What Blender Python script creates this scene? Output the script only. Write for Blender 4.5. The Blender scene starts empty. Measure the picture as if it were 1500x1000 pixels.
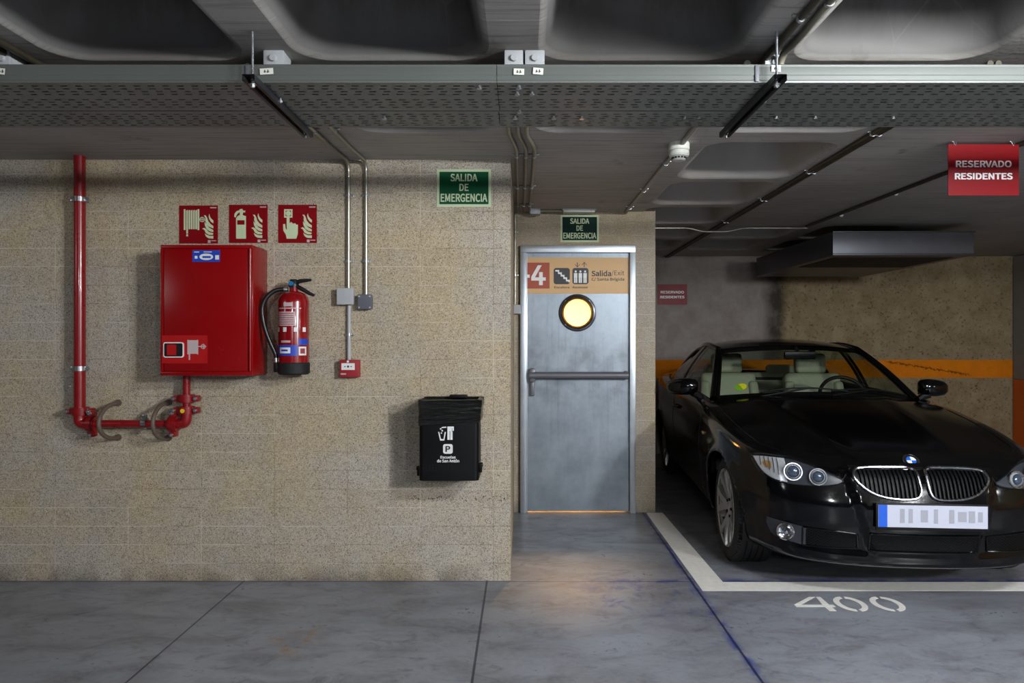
import bpy, bmesh, math, random
import numpy as np
from mathutils import Vector, Matrix, Euler
from mathutils.bvhtree import BVHTree

random.seed(7)
scene = bpy.context.scene
col = scene.collection

# ------------------------------------------------------------------ camera
CAM_Z = 1.355
cam_data = bpy.data.cameras.new('camera')
cam_data.sensor_width = 36.0
cam_data.lens = 24.0
cam_data.shift_x = -0.010
cam_data.shift_y = 0.0
cam_data.clip_start = 0.05
cam = bpy.data.objects.new('camera', cam_data)
cam.location = (0, 0, CAM_Z)
cam.rotation_euler = (math.pi / 2, 0, 0)
col.objects.link(cam)
scene.camera = cam

# ------------------------------------------------------------------ view, world, lamps
scene.view_settings.view_transform = 'Standard'
scene.view_settings.look = 'None'
scene.view_settings.gamma = 1.0
scene.view_settings.use_curve_mapping = False
scene.view_settings.exposure = 1.30
scene.cycles.use_denoising = True
scene.cycles.max_bounces = 8
scene.cycles.sample_clamp_indirect = 4.0
scene.cycles.caustics_reflective = False
scene.cycles.caustics_refractive = False

world = bpy.data.worlds.new('world')
scene.world = world
world.use_nodes = True
world.node_tree.nodes['Background'].inputs[0].default_value = (0.62, 0.67, 0.75, 1)
world.node_tree.nodes['Background'].inputs[1].default_value = 0.02


def point_lamp(name, loc, watts, color, radius=0.05):
    d = bpy.data.lights.new(name, 'POINT')
    d.energy = watts
    d.color = color
    d.shadow_soft_size = radius
    o = bpy.data.objects.new(name, d)
    o.location = loc
    col.objects.link(o)
    return o


COOL = (0.93, 0.968, 1.0)
for k in range(3):                      # one suspended tube in the aisle, right of the camera
    point_lamp('tube_or_fill_lamp', (1.45 + 0.22 * k, 0.97, 2.308), 29.0, COOL, 0.09)
point_lamp('tube_or_fill_lamp', (-5.2, 0.6, 2.28), 15.0, COOL, 0.28)
for x, y, w in ((3.4, -0.9, 235.0), (-0.4, -3.2, 75.0), (3.0, -3.8, 80.0), (7.2, -0.6, 20.0)):  # unseen fill lamps, added to lift the shadows and the lower wall
    point_lamp('tube_or_fill_lamp', (x, y, 2.22 if y > -2 else 2.30), w, COOL, 0.15)
st = bpy.data.lights.new('stairwell_lamp', 'AREA')
st.shape = 'DISK'
st.size = 0.42
st.energy = 125.0
st.color = (1.0, 0.60, 0.27)
sto = bpy.data.objects.new('stairwell_lamp', st)
sto.location = (0.53, 6.08, 2.35)
sto.rotation_euler = Euler((math.radians(-20), 0, 0))
col.objects.link(sto)


# ------------------------------------------------------------------ helpers: colour and nodes
def lin(r, g, b):
    f = lambda c: (c / 255 / 12.92) if c / 255 <= 0.04045 else ((c / 255 + 0.055) / 1.055) ** 2.4
    return (f(r), f(g), f(b), 1.0)


class NT:
    """small wrapper for building a material's node tree"""
    def __init__(self, name):
        self.m = bpy.data.materials.new(name)
        self.m.use_nodes = True
        self.t = self.m.node_tree
        self.b = self.t.nodes['Principled BSDF']
        self.o = self.t.nodes['Material Output']

    def n(self, typ, **kw):
        nd = self.t.nodes.new(typ)
        for k, v in kw.items():
            setattr(nd, k, v)
        return nd

    def put(self, sock, v):
        if isinstance(v, bpy.types.NodeSocket):
            self.t.links.new(v, sock)
        elif v is not None:
            sock.default_value = v

    def coord(self):
        return self.n('ShaderNodeTexCoord').outputs['Object']

    def mapping(self, vec, scale=(1, 1, 1), loc=(0, 0, 0), rot=(0, 0, 0)):
        nd = self.n('ShaderNodeMapping')
        self.put(nd.inputs['Vector'], vec)
        nd.inputs['Scale'].default_value = scale
        nd.inputs['Location'].default_value = loc
        nd.inputs['Rotation'].default_value = rot
        return nd.outputs[0]

    def noise(self, vec, scale, detail=3, rough=0.55, dist=0.0):
        nd = self.n('ShaderNodeTexNoise')
        self.put(nd.inputs['Vector'], vec)
        nd.inputs['Scale'].default_value = scale
        nd.inputs['Detail'].default_value = detail
        nd.inputs['Roughness'].default_value = rough
        nd.inputs['Distortion'].default_value = dist
        return nd.outputs['Fac']

    def voronoi(self, vec, scale, feature='F1', out='Distance'):
        nd = self.n('ShaderNodeTexVoronoi', feature=feature)
        self.put(nd.inputs['Vector'], vec)
        nd.inputs['Scale'].default_value = scale
        return nd.outputs[out]

    def math(self, op, a, b=None, c=None, clamp=False):
        nd = self.n('ShaderNodeMath', operation=op)
        nd.use_clamp = clamp
        self.put(nd.inputs[0], a)
        if b is not None:
            self.put(nd.inputs[1], b)
        if c is not None:
            self.put(nd.inputs[2], c)
        return nd.outputs[0]

    def sep(self, vec):
        nd = self.n('ShaderNodeSeparateXYZ')
        self.put(nd.inputs[0], vec)
        return nd.outputs

    def comb(self, x, y, z):
        nd = self.n('ShaderNodeCombineXYZ')
        for i, v in enumerate((x, y, z)):
            self.put(nd.inputs[i], v)
        return nd.outputs[0]

    def mix(self, fac, a, b, blend='MIX'):
        nd = self.n('ShaderNodeMix', data_type='RGBA', blend_type=blend)
        self.put(nd.inputs[0], fac)
        self.put(nd.inputs[6], a)
        self.put(nd.inputs[7], b)
        return nd.outputs[2]

    def ramp(self, fac, lo, hi, a=0.0, b=1.0):
        nd = self.n('ShaderNodeMapRange')
        nd.clamp = True
        self.put(nd.inputs[0], fac)
        for i, v in enumerate((lo, hi, a, b)):
            nd.inputs[i + 1].default_value = v
        return nd.outputs[0]

    def band(self, v, centre, half, soft):
        """1 within half of centre, falling to 0 over soft"""
        d = self.math('ABSOLUTE', self.math('SUBTRACT', v, centre))
        return self.ramp(d, half, half + soft, 1.0, 0.0)

    def bump(self, h, strength=0.3, dist=0.01):
        nd = self.n('ShaderNodeBump')
        nd.inputs['Strength'].default_value = strength
        nd.inputs['Distance'].default_value = dist
        self.put(nd.inputs['Height'], h)
        self.t.links.new(nd.outputs[0], self.b.inputs['Normal'])

    def set(self, **kw):
        names = dict(color='Base Color', rough='Roughness', metal='Metallic', coat='Coat Weight', coat_rough='Coat Roughness',
                     spec='Specular IOR Level', emit='Emission Color', emit_s='Emission Strength', alpha='Alpha')
        for k, v in kw.items():
            self.put(self.b.inputs[names[k]], v)
        return self.m


def simple(name, rgb, rough=0.5, metal=0.0, var=0.12, scale=30.0, coat=0.0, bump=0.0, spec=0.5):
    t = NT(name)
    c = t.coord()
    nz = t.noise(c, scale, 4, 0.6)
    base = lin(*rgb)
    dark = tuple(x * (1 - var) for x in base[:3]) + (1,)
    light = tuple(min(1, x * (1 + var)) for x in base[:3]) + (1,)
    t.set(color=t.mix(nz, dark, light), rough=t.ramp(nz, 0.2, 0.8, max(0.02, rough - 0.06), min(1, rough + 0.06)), metal=metal, coat=coat, spec=spec)
    if bump:
        t.bump(nz, bump, 0.003)
    return t.m


def glass_mat(name, tint=(0.85, 0.92, 0.9), gloss=1.0):
    """clear pane: see-through with a mirror-like sheen that grows at grazing angles"""
    t = NT(name)
    t.t.nodes.remove(t.b)
    tr = t.n('ShaderNodeBsdfTransparent')
    tr.inputs[0].default_value = (*tint, 1)
    gl = t.n('ShaderNodeBsdfGlossy')
    gl.inputs['Roughness'].default_value = 0.02
    fr = t.n('ShaderNodeFresnel')
    back = t.n('ShaderNodeNewGeometry').outputs['Backfacing']
    t.put(fr.inputs['IOR'], t.ramp(back, 0.0, 1.0, 1.5, 1 / 1.5))
    mx = t.n('ShaderNodeMixShader')
    t.put(mx.inputs[0], t.math('MULTIPLY', fr.outputs[0], gloss))
    t.t.links.new(tr.outputs[0], mx.inputs[1])
    t.t.links.new(gl.outputs[0], mx.inputs[2])
    t.t.links.new(mx.outputs[0], t.o.inputs[0])
    return t.m


# ------------------------------------------------------------------ helpers: meshes
class MB:
    """collects shapes into one mesh"""
    def __init__(self):
        self.v, self.f = [], []

    def add(self, verts, faces):
        o = len(self.v)
        self.v += [tuple(p) for p in verts]
        self.f += [tuple(i + o for i in f) for f in faces]
        return self

    def bm(self, bm, mat=None):
        bm.verts.ensure_lookup_table()
        bm.verts.index_update()
        vs = [(mat @ v.co) if mat else v.co for v in bm.verts]
        self.add(vs, [[v.index for v in f.verts] for f in bm.faces])
        bm.free()
        return self

    def box(self, c, s, bevel=0.0, rot=None, seg=2):
        b = bmesh.new()
        bmesh.ops.create_cube(b, size=1.0)
        for v in b.verts:
            v.co = Vector((v.co.x * s[0], v.co.y * s[1], v.co.z * s[2]))
        if bevel:
            bmesh.ops.bevel(b, geom=list(b.edges), offset=bevel, segments=seg, affect='EDGES', profile=0.6)
        m = Matrix.Translation(Vector(c))
        if rot is not None:
            m = m @ Euler(rot).to_matrix().to_4x4()
        return self.bm(b, m)

    def cyl(self, p0, p1, r, n=16, r2=None, cap=True):
        p0, p1 = Vector(p0), Vector(p1)
        r2 = r if r2 is None else r2
        d = (p1 - p0).normalized()
        a = d.orthogonal().normalized()
        b = d.cross(a)
        vs, fs = [], []
        for p, rr in ((p0, r), (p1, r2)):
            for k in range(n):
                t = 2 * math.pi * k / n
                vs.append(p + (a * math.cos(t) + b * math.sin(t)) * rr)
        for k in range(n):
            fs.append((k, (k + 1) % n, n + (k + 1) % n, n + k))
        if cap:
            fs.append(tuple(reversed(range(n))))
            fs.append(tuple(range(n, 2 * n)))
        return self.add(vs, fs)

    def tube(self, pts, r, n=12, closed=False, cap=True, squash=None):
        pts = [Vector(p) for p in pts]
        rs = r if isinstance(r, (list, tuple)) else [r] * len(pts)
        m = len(pts)
        vs, fs = [], []
        up = None
        for i, p in enumerate(pts):
            q0 = pts[i - 1] if (i > 0 or closed) else p
            q1 = pts[(i + 1) % m] if (i < m - 1 or closed) else p
            d = (q1 - q0).normalized()
            if up is None:
                up = d.orthogonal().normalized()
            up = (up - d * up.dot(d))
            up = up.normalized() if up.length > 1e-6 else d.orthogonal().normalized()
            w = d.cross(up)
            for k in range(n):
                t = 2 * math.pi * k / n
                vs.append(p + (up * math.cos(t) + w * math.sin(t)) * rs[i])
        for i in range(m if closed else m - 1):
            for k in range(n):
                a, b = i * n + k, i * n + (k + 1) % n
                c, d2 = ((i + 1) % m) * n + (k + 1) % n, ((i + 1) % m) * n + k
                fs.append((a, b, c, d2))
        if cap and not closed:
            fs.append(tuple(reversed(range(n))))
            fs.append(tuple(range((m - 1) * n, m * n)))
        return self.add(vs, fs)

    def lathe(self, prof, n=32, mat=None, close=False):
        """prof: list of (radius, height) turned about Z, then moved by mat"""
        vs, fs = [], []
        for r, h in prof:
            for k in range(n):
                t = 2 * math.pi * k / n
                v = Vector((r * math.cos(t), r * math.sin(t), h))
                vs.append(mat @ v if mat else v)
        m = len(prof)
        for i in range(m if close else m - 1):
            for k in range(n):
                j = (i + 1) % m
                fs.append((i * n + k, i * n + (k + 1) % n, j * n + (k + 1) % n, j * n + k))
        return self.add(vs, fs)

    def prism(self, outline, depth, mat=None):
        """outline in local XY, extruded along +Z from 0 to depth"""
        n = len(outline)
        vs = [Vector((x, y, 0)) for x, y in outline] + [Vector((x, y, depth)) for x, y in outline]
        if mat:
            vs = [mat @ v for v in vs]
        fs = [tuple(reversed(range(n))), tuple(range(n, 2 * n))]
        fs += [(k, (k + 1) % n, n + (k + 1) % n, n + k) for k in range(n)]
        return self.add(vs, fs)

    def grid(self, P, closed_u=False):
        """P[i][j] points"""
        m, n = len(P), len(P[0])
        vs = [p for row in P for p in row]
        fs = []
        for i in range(m - 1):
            for j in range(n if closed_u else n - 1):
                fs.append((i * n + j, i * n + (j + 1) % n, (i + 1) * n + (j + 1) % n, (i + 1) * n + j))
        return self.add(vs, fs)

    def build(self, name, mat, parent=None, smooth=30.0, world=True, fix=True):
        off = Vector(ORIGIN.get(parent.name, (0, 0, 0))) if (parent and world) else Vector((0, 0, 0))
        me = bpy.data.meshes.new(name)
        me.from_pydata([tuple(Vector(p) - off) for p in self.v], [], self.f)
        if fix:
            b = bmesh.new()
            b.from_mesh(me)
            bmesh.ops.recalc_face_normals(b, faces=list(b.faces))
            b.to_mesh(me)
            b.free()
        if smooth:
            for p in me.polygons:
                p.use_smooth = True
            me.set_sharp_from_angle(angle=math.radians(smooth))
        me.materials.append(mat)
        o = bpy.data.objects.new(name, me)
        col.objects.link(o)
        if parent:
            o.parent = parent
            ORIGIN[o.name] = tuple(off) if world else (0, 0, 0)
        return o


ORIGIN = {}


def tag(o, label, cat, group=None):
    o['label'] = label
    o['category'] = cat
    if group:
        o['group'] = group
    return o


def thing(name, loc, label, cat, group=None):
    o = bpy.data.objects.new(name, None)
    o.empty_display_size = 0.1
    o.location = loc
    col.objects.link(o)
    ORIGIN[o.name] = tuple(loc)
    return tag(o, label, cat, group)


def struct(o):
    o['kind'] = 'structure'
    return o


def W(px, py, Y):
    """world point seen at pixel px, py when it stands at depth Y"""
    return Vector(((px - 765) * Y / 1000.0, Y, CAM_Z - (py - 500) * Y / 1000.0))


def face_mat(origin):
    """local XY -> world XZ on a plane that faces the camera (local +Z -> world -Y)"""
    return Matrix.Translation(Vector(origin)) @ Matrix(((1, 0, 0, 0), (0, 0, -1, 0), (0, 1, 0, 0), (0, 0, 0, 1)))


try:                                    # Blender's own interface typeface, a plain grotesque; else its default
    SANS = bpy.data.fonts.load(bpy.utils.system_resource('DATAFILES', path='fonts') + '/Noto Sans CJK Regular.woff2')
except Exception:
    SANS = None


def text_shape(body, bold=0.0, align='CENTER', spacing=1.0):
    cu = bpy.data.curves.new('lettering', 'FONT')
    cu.body = body
    cu.align_x = align
    if SANS:
        cu.font = SANS
    cu.space_line = spacing
    cu.resolution_u = 4
    cu.fill_mode = 'FRONT'
    o = bpy.data.objects.new('lettering', cu)
    col.objects.link(o)
    dg = bpy.context.evaluated_depsgraph_get()
    me = bpy.data.meshes.new_from_object(o.evaluated_get(dg))
    vs = [v.co.copy() for v in me.vertices]
    fs = [tuple(p.vertices) for p in me.polygons]
    bpy.data.objects.remove(o)
    bpy.data.curves.remove(cu)
    bpy.data.meshes.remove(me)
    return vs, fs


def add_text(mb, body, cx, cz, width, height, Y, bold=0.012, depth=0.0, plane=None):
    """lettering fitted into width x height about (cx, cz) on a plane facing the camera at depth Y"""
    vs, fs = text_shape(body, bold)
    xs = [v.x for v in vs]
    ys = [v.y for v in vs]
    sx = width / max(1e-6, max(xs) - min(xs))
    sy = height / max(1e-6, max(ys) - min(ys)) if height else sx
    mx, my = (max(xs) + min(xs)) / 2, (max(ys) + min(ys)) / 2
    M = plane or face_mat((cx, Y, cz))
    e = bold * 0.42
    steps = ((0, 0),) if not bold else ((0, 0), (e, 0), (-e, 0), (e * 0.7, e * 0.7), (-e * 0.7, e * 0.7), (e * 0.7, -e * 0.7), (-e * 0.7, -e * 0.7))
    sx, sy = sx * (1 - 2 * e / max(0.2, max(xs) - min(xs))), sy * (1 - 2 * e / max(0.2, max(ys) - min(ys)))
    for i, (ox, oy) in enumerate(steps):        # heavier strokes: the same letters printed again a hair aside
        mb.add([M @ Vector(((v.x - mx + ox) * sx, (v.y - my + oy) * sy, 0.00016 * i)) for v in vs], fs)
    return mb


def rrect(w, h, r, n=6, cx=0, cy=0):
    pts = []
    for (sx, sy, a0) in ((1, 1, 0), (-1, 1, 90), (-1, -1, 180), (1, -1, 270)):
        for k in range(n + 1):
            a = math.radians(a0 + 90 * k / n)
            pts.append((cx + sx * (w / 2 - r) + r * math.cos(a), cy + sy * (h / 2 - r) + r * math.sin(a)))
    return pts


def bez(p0, p1, p2, p3, n=12):
    p0, p1, p2, p3 = map(Vector, (p0, p1, p2, p3))
    return [p0 * (1 - t) ** 3 + p1 * 3 * t * (1 - t) ** 2 + p2 * 3 * t * t * (1 - t) + p3 * t ** 3 for t in [k / n for k in range(n + 1)]]


def round_path(pts, r, n=5):
    """polyline with its corners rounded"""
    pts = [Vector(p) for p in pts]
    out = [pts[0]]
    for a, b, c in zip(pts, pts[1:], pts[2:]):
        d0, d1 = (a - b), (c - b)
        rr = min(r, d0.length / 2.1, d1.length / 2.1)
        s, e = b + d0.normalized() * rr, b + d1.normalized() * rr
        for k in range(n + 1):
            t = k / n
            out.append(s * (1 - t) ** 2 + b * 2 * t * (1 - t) + e * t * t)
    out.append(pts[-1])
    return out


# ------------------------------------------------------------------ materials
def block_wall_mat(name='split_block_wall', warm=1.0):
    t = NT(name)
    c = t.coord()
    s = t.sep(c)
    u = t.math('ADD', s[0], s[1])
    vec = t.comb(t.math('ADD', u, -3.87 + 1.819 + 0.414 * 20), t.math('ADD', s[2], 0.105 * 10 - 0.099), 0.0)
    wob = t.math('MULTIPLY', t.math('SUBTRACT', t.noise(c, 9.0, 2), 0.5), 0.006)
    vs = t.sep(vec)
    vec = t.comb(vs[0], t.math('ADD', vs[1], wob), 0.0)
    br = t.n('ShaderNodeTexBrick')
    br.offset = 0.0
    br.squash = 1.0
    t.put(br.inputs['Vector'], vec)
    br.inputs['Color1'].default_value = (0.15, 0.15, 0.15, 1)
    br.inputs['Color2'].default_value = (0.85, 0.85, 0.85, 1)
    br.inputs['Mortar'].default_value = (0.5, 0.5, 0.5, 1)
    br.inputs['Scale'].default_value = 1.0
    br.inputs['Mortar Size'].default_value = 0.002
    br.inputs['Mortar Smooth'].default_value = 0.35
    br.inputs['Brick Width'].default_value = 0.414
    br.inputs['Row Height'].default_value = 0.105
    tone = t.n('ShaderNodeSeparateColor')
    t.put(tone.inputs[0], br.outputs['Color'])
    big = t.noise(c, 1.7, 4, 0.6)
    mid = t.noise(c, 9.0, 4, 0.65)
    base = t.mix(t.ramp(big, 0.38, 0.62), lin(184, 166, 134), lin(178, 170, 159))
    base = t.mix(t.ramp(tone.outputs[0], 0.1, 0.9, 0.0, 0.22), base, lin(152, 138, 116))
    base = t.mix(t.ramp(mid, 0.45, 0.75, 0.0, 0.35), base, lin(142, 129, 112))
    # open grain: dark pits and pale aggregate
    g1 = t.noise(c, 250.0, 1, 0.5)
    g2 = t.noise(t.mapping(c, loc=(3, 1, 2)), 220.0, 1, 0.6)
    base = t.mix(t.ramp(g1, 0.50, 0.66, 0.0, 0.8), base, lin(82, 72, 58))
    base = t.mix(t.ramp(g2, 0.52, 0.68, 0.0, 0.5), base, lin(216, 208, 194))
    # mortar: pale film in places, sunken elsewhere
    mj = t.math('MULTIPLY', br.outputs['Fac'], t.ramp(t.noise(c, 2.3, 3), 0.45, 0.55))
    base = t.mix(t.math('MULTIPLY', mj, 0.75), base, lin(206, 197, 183))
    mk = t.math('MULTIPLY', br.outputs['Fac'], t.ramp(t.noise(c, 2.3, 3), 0.52, 0.42, 0.0, 0.5))
    base = t.mix(mk, base, lin(96, 84, 70))
    # scuffs and a dirty foot
    foot = t.math('MULTIPLY', t.ramp(s[2], 0.0, 0.11, 1.0, 0.0), t.ramp(t.noise(c, 5.0, 4), 0.40, 0.6))
    base = t.mix(t.math('MULTIPLY', foot, 0.55), base, lin(58, 52, 46))
    sc = t.math('MULTIPLY', t.band(t.math('ADD', s[2], wob), 0.466, 0.008, 0.012), t.ramp(t.noise(c, 70.0, 4, 0.7), 0.55, 0.60))
    sc = t.math('MULTIPLY', sc, t.band(s[0], -0.30, 0.30, 0.1))
    base = t.mix(sc, base, lin(30, 26, 24))
    t.set(color=base, rough=0.9, spec=0.2)
    h = t.math('ADD', t.math('MULTIPLY', g1, -0.6), t.math('MULTIPLY', br.outputs['Fac'], -0.8))
    t.bump(h, 0.55, 0.004)
    return t.m


def floor_mat():
    t = NT('polished_concrete')
    c = t.coord()
    s = t.sep(c)
    big = t.noise(c, 0.9, 5, 0.6)
    mid = t.noise(t.mapping(c, (1.0, 2.2, 1.0)), 2.6, 6, 0.65, 0.6)
    fine = t.noise(c, 40.0, 4, 0.6)
    base = t.mix(t.ramp(big, 0.3, 0.7), lin(112, 115, 122), lin(144, 148, 157))
    base = t.mix(t.ramp(mid, 0.45, 0.72, 0.0, 0.7), base, lin(70, 69, 69))
    base = t.mix(t.ramp(fine, 0.35, 0.7, 0.0, 0.22), base, lin(165, 166, 170))
    swirl = t.noise(t.mapping(c, (1.0, 1.6, 1.0), (5, 2, 0)), 5.5, 5, 0.7, 1.5)
    base = t.mix(t.ramp(swirl, 0.54, 0.74, 0.0, 0.65), base, lin(62, 62, 64))
    # rust drips
    rust = t.math('MULTIPLY', t.ramp(t.noise(c, 13.0, 3), 0.50, 0.60), t.math('MULTIPLY', t.band(s[0], -1.03, 0.06, 0.08), t.band(s[1], 3.09, 0.06, 0.12)))
    base = t.mix(t.math('MULTIPLY', rust, 0.7), base, lin(140, 100, 48))
    # blue chalk at the saw cuts
    wob = t.math('MULTIPLY', t.math('SUBTRACT', t.noise(c, 3.0, 3), 0.5), 0.06)
    bx = t.math('MULTIPLY', t.band(t.math('ADD', s[0], wob), 0.955, 0.004, 0.03), t.ramp(t.noise(c, 14.0, 4), 0.38, 0.55))
    by = t.math('MULTIPLY', t.band(t.math('ADD', s[1], wob), 3.86, 0.004, 0.05), t.math('MULTIPLY', t.ramp(t.noise(c, 11.0, 4), 0.38, 0.55), t.ramp(s[0], 0.1, 0.5)))
    patch = t.math('MULTIPLY', t.math('MULTIPLY', t.band(s[0], 0.70, 0.22, 0.4), t.band(s[1], 3.62, 0.12, 0.25)), t.ramp(t.noise(c, 7.0, 6, 0.75, 0.8), 0.50, 0.64, 0.0, 0.85))
    fl = t.math('MULTIPLY', t.ramp(t.noise(c, 9.0, 6, 0.75), 0.60, 0.70, 0.0, 0.6), t.band(s[0], 1.0, 0.7, 0.8))
    blue = t.math('MAXIMUM', t.math('MAXIMUM', bx, by), t.math('MAXIMUM', patch, fl))
    base = t.mix(t.math('MULTIPLY', blue, 0.85), base, lin(46, 58, 132))
    # saw cuts
    cuts = None
    for ax, pos, hw in ((0, 0.955, 0.0045), (0, -0.20, 0.004), (0, -1.575, 0.003), (1, 3.855, 0.003)):
        b = t.band(s[ax], pos, hw, 0.003)
        cuts = b if cuts is None else t.math('MAXIMUM', cuts, b)
    base = t.mix(t.math('MULTIPLY', cuts, 0.85), base, lin(34, 36, 58))
    rgh = t.ramp(t.math('ADD', t.math('MULTIPLY', mid, 0.6), t.math('MULTIPLY', fine, 0.4)), 0.3, 0.75, 0.24, 0.46)
    t.set(color=base, rough=rgh, spec=0.42)
    t.bump(t.math('ADD', t.math('MULTIPLY', fine, 0.25), t.math('MULTIPLY', cuts, -2.0)), 0.12, 0.004)
    return t.m


def ceiling_mat():
    t = NT('board_marked_concrete')
    c = t.coord()
    s = t.sep(c)
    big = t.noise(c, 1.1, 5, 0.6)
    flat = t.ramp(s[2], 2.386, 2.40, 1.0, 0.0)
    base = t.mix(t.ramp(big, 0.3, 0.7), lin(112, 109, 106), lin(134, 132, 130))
    deep = t.ramp(s[1], 3.40, 3.48)                      # inner bays painted paler in place of bounce light, with fainter stains
    base = t.mix(t.math('MAXIMUM', flat, deep), base, t.mix(t.ramp(big, 0.3, 0.7), lin(160, 154, 147), lin(184, 180, 174)))  # paler soffit, darker coffers: lamp and bounce light put into the colour
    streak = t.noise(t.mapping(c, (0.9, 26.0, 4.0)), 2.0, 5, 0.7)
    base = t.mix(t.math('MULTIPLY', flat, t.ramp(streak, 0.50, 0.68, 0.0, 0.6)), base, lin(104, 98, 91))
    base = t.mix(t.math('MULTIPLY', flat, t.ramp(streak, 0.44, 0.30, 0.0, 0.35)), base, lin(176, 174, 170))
    # pale board seams every 0.5 m
    sm = t.math('MODULO', t.math('ADD', s[1], 20.06), 0.5)
    seam = t.math('MULTIPLY', t.math('MULTIPLY', t.band(sm, 0.25, 0.002, 0.003), flat), t.ramp(t.noise(c, 3.0, 3), 0.45, 0.6))
    base = t.mix(t.math('MULTIPLY', seam, 0.6), base, lin(205, 203, 198))
    # water marks in the coffers, plus an upward darkening that paints in shade
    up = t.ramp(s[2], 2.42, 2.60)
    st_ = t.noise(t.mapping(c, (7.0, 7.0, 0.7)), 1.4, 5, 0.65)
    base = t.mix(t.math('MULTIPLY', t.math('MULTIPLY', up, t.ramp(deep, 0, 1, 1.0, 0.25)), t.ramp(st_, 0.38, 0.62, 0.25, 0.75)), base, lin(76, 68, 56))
    crack = t.voronoi(t.mapping(c, (1.0, 1.0, 0.35), (0.3, 0.1, 0)), 3.1, 'DISTANCE_TO_EDGE')
    wob = t.noise(c, 7.0, 5, 0.7)
    ck = t.math('MULTIPLY', t.ramp(t.math('ADD', crack, t.math('MULTIPLY', wob, 0.03)), 0.016, 0.022, 1.0, 0.0), t.ramp(t.noise(c, 1.3, 2), 0.52, 0.6))
    base = t.mix(t.math('MULTIPLY', ck, 0.4), base, lin(140, 136, 130))
    drip = t.ramp(t.noise(c, 4.5, 4), 0.66, 0.76)
    base = t.mix(t.math('MULTIPLY', drip, 0.45), base, lin(70, 58, 42))
    t.set(color=base, rough=0.75, spec=0.3)
    t.bump(t.math('ADD', t.noise(c, 60, 4), t.math('MULTIPLY', streak, 0.6)), 0.25, 0.004)
    return t.m


def back_wall_mat():
    t = NT('rough_cast_wall')
    c = t.coord()
    s = t.sep(c)
    nz = t.noise(c, 6.0, 5, 0.65)
    pit = t.noise(c, 34.0, 4, 0.75)
    rough_side = t.ramp(s[0], 3.05, 3.15)
    smooth_c = t.mix(t.ramp(nz, 0.3, 0.7), lin(128, 118, 112), lin(150, 142, 136))
    rough_c = t.mix(t.ramp(nz, 0.3, 0.7), lin(128, 110, 80), lin(158, 141, 112))
    rough_c = t.mix(t.ramp(pit, 0.56, 0.66, 0.0, 0.85), rough_c, lin(62, 52, 36))
    base = t.mix(rough_side, smooth_c, rough_c)
    stain = t.math('MULTIPLY', t.band(t.math('ADD', s[0], t.math('MULTIPLY', t.noise(c, 3.0, 3), 0.25)), 3.18, 0.05, 0.12), t.ramp(t.noise(c, 5.0, 4), 0.3, 0.6, 0.4, 0.9))
    base = t.mix(stain, base, lin(48, 42, 36))
    edge = t.math('ADD', s[2], t.math('MULTIPLY', t.noise(c, 18.0, 3), 0.02))
    band = t.band(edge, 1.035, 0.105, 0.006)
    base = t.mix(band, base, t.mix(t.ramp(nz, 0.3, 0.8, 0.0, 0.4), lin(226, 128, 16), lin(150, 82, 10)))
    gouge = t.ramp(t.math('ABSOLUTE', t.math('SUBTRACT', s[2], t.math('ADD', t.math('MULTIPLY', t.math('SUBTRACT', s[0], 4.8), -0.16), t.math('ADD', 1.05, t.math('MULTIPLY', t.math('SUBTRACT', pit, 0.5), 0.10))))), 0.004, 0.012, 1.0, 0.0)
    gouge = t.math('MULTIPLY', gouge, t.band(s[0], 4.9, 0.45, 0.1))
    base = t.mix(t.math('MULTIPLY', gouge, 0.8), base, lin(44, 32, 18))
    t.set(color=base, rough=0.9, spec=0.2)
    t.bump(t.math('MULTIPLY', t.math('ADD', pit, t.math('MULTIPLY', nz, 0.4)), t.ramp(rough_side, 0, 1, 0.3, 1.0)), 0.6, 0.03)
    return t.m


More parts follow.
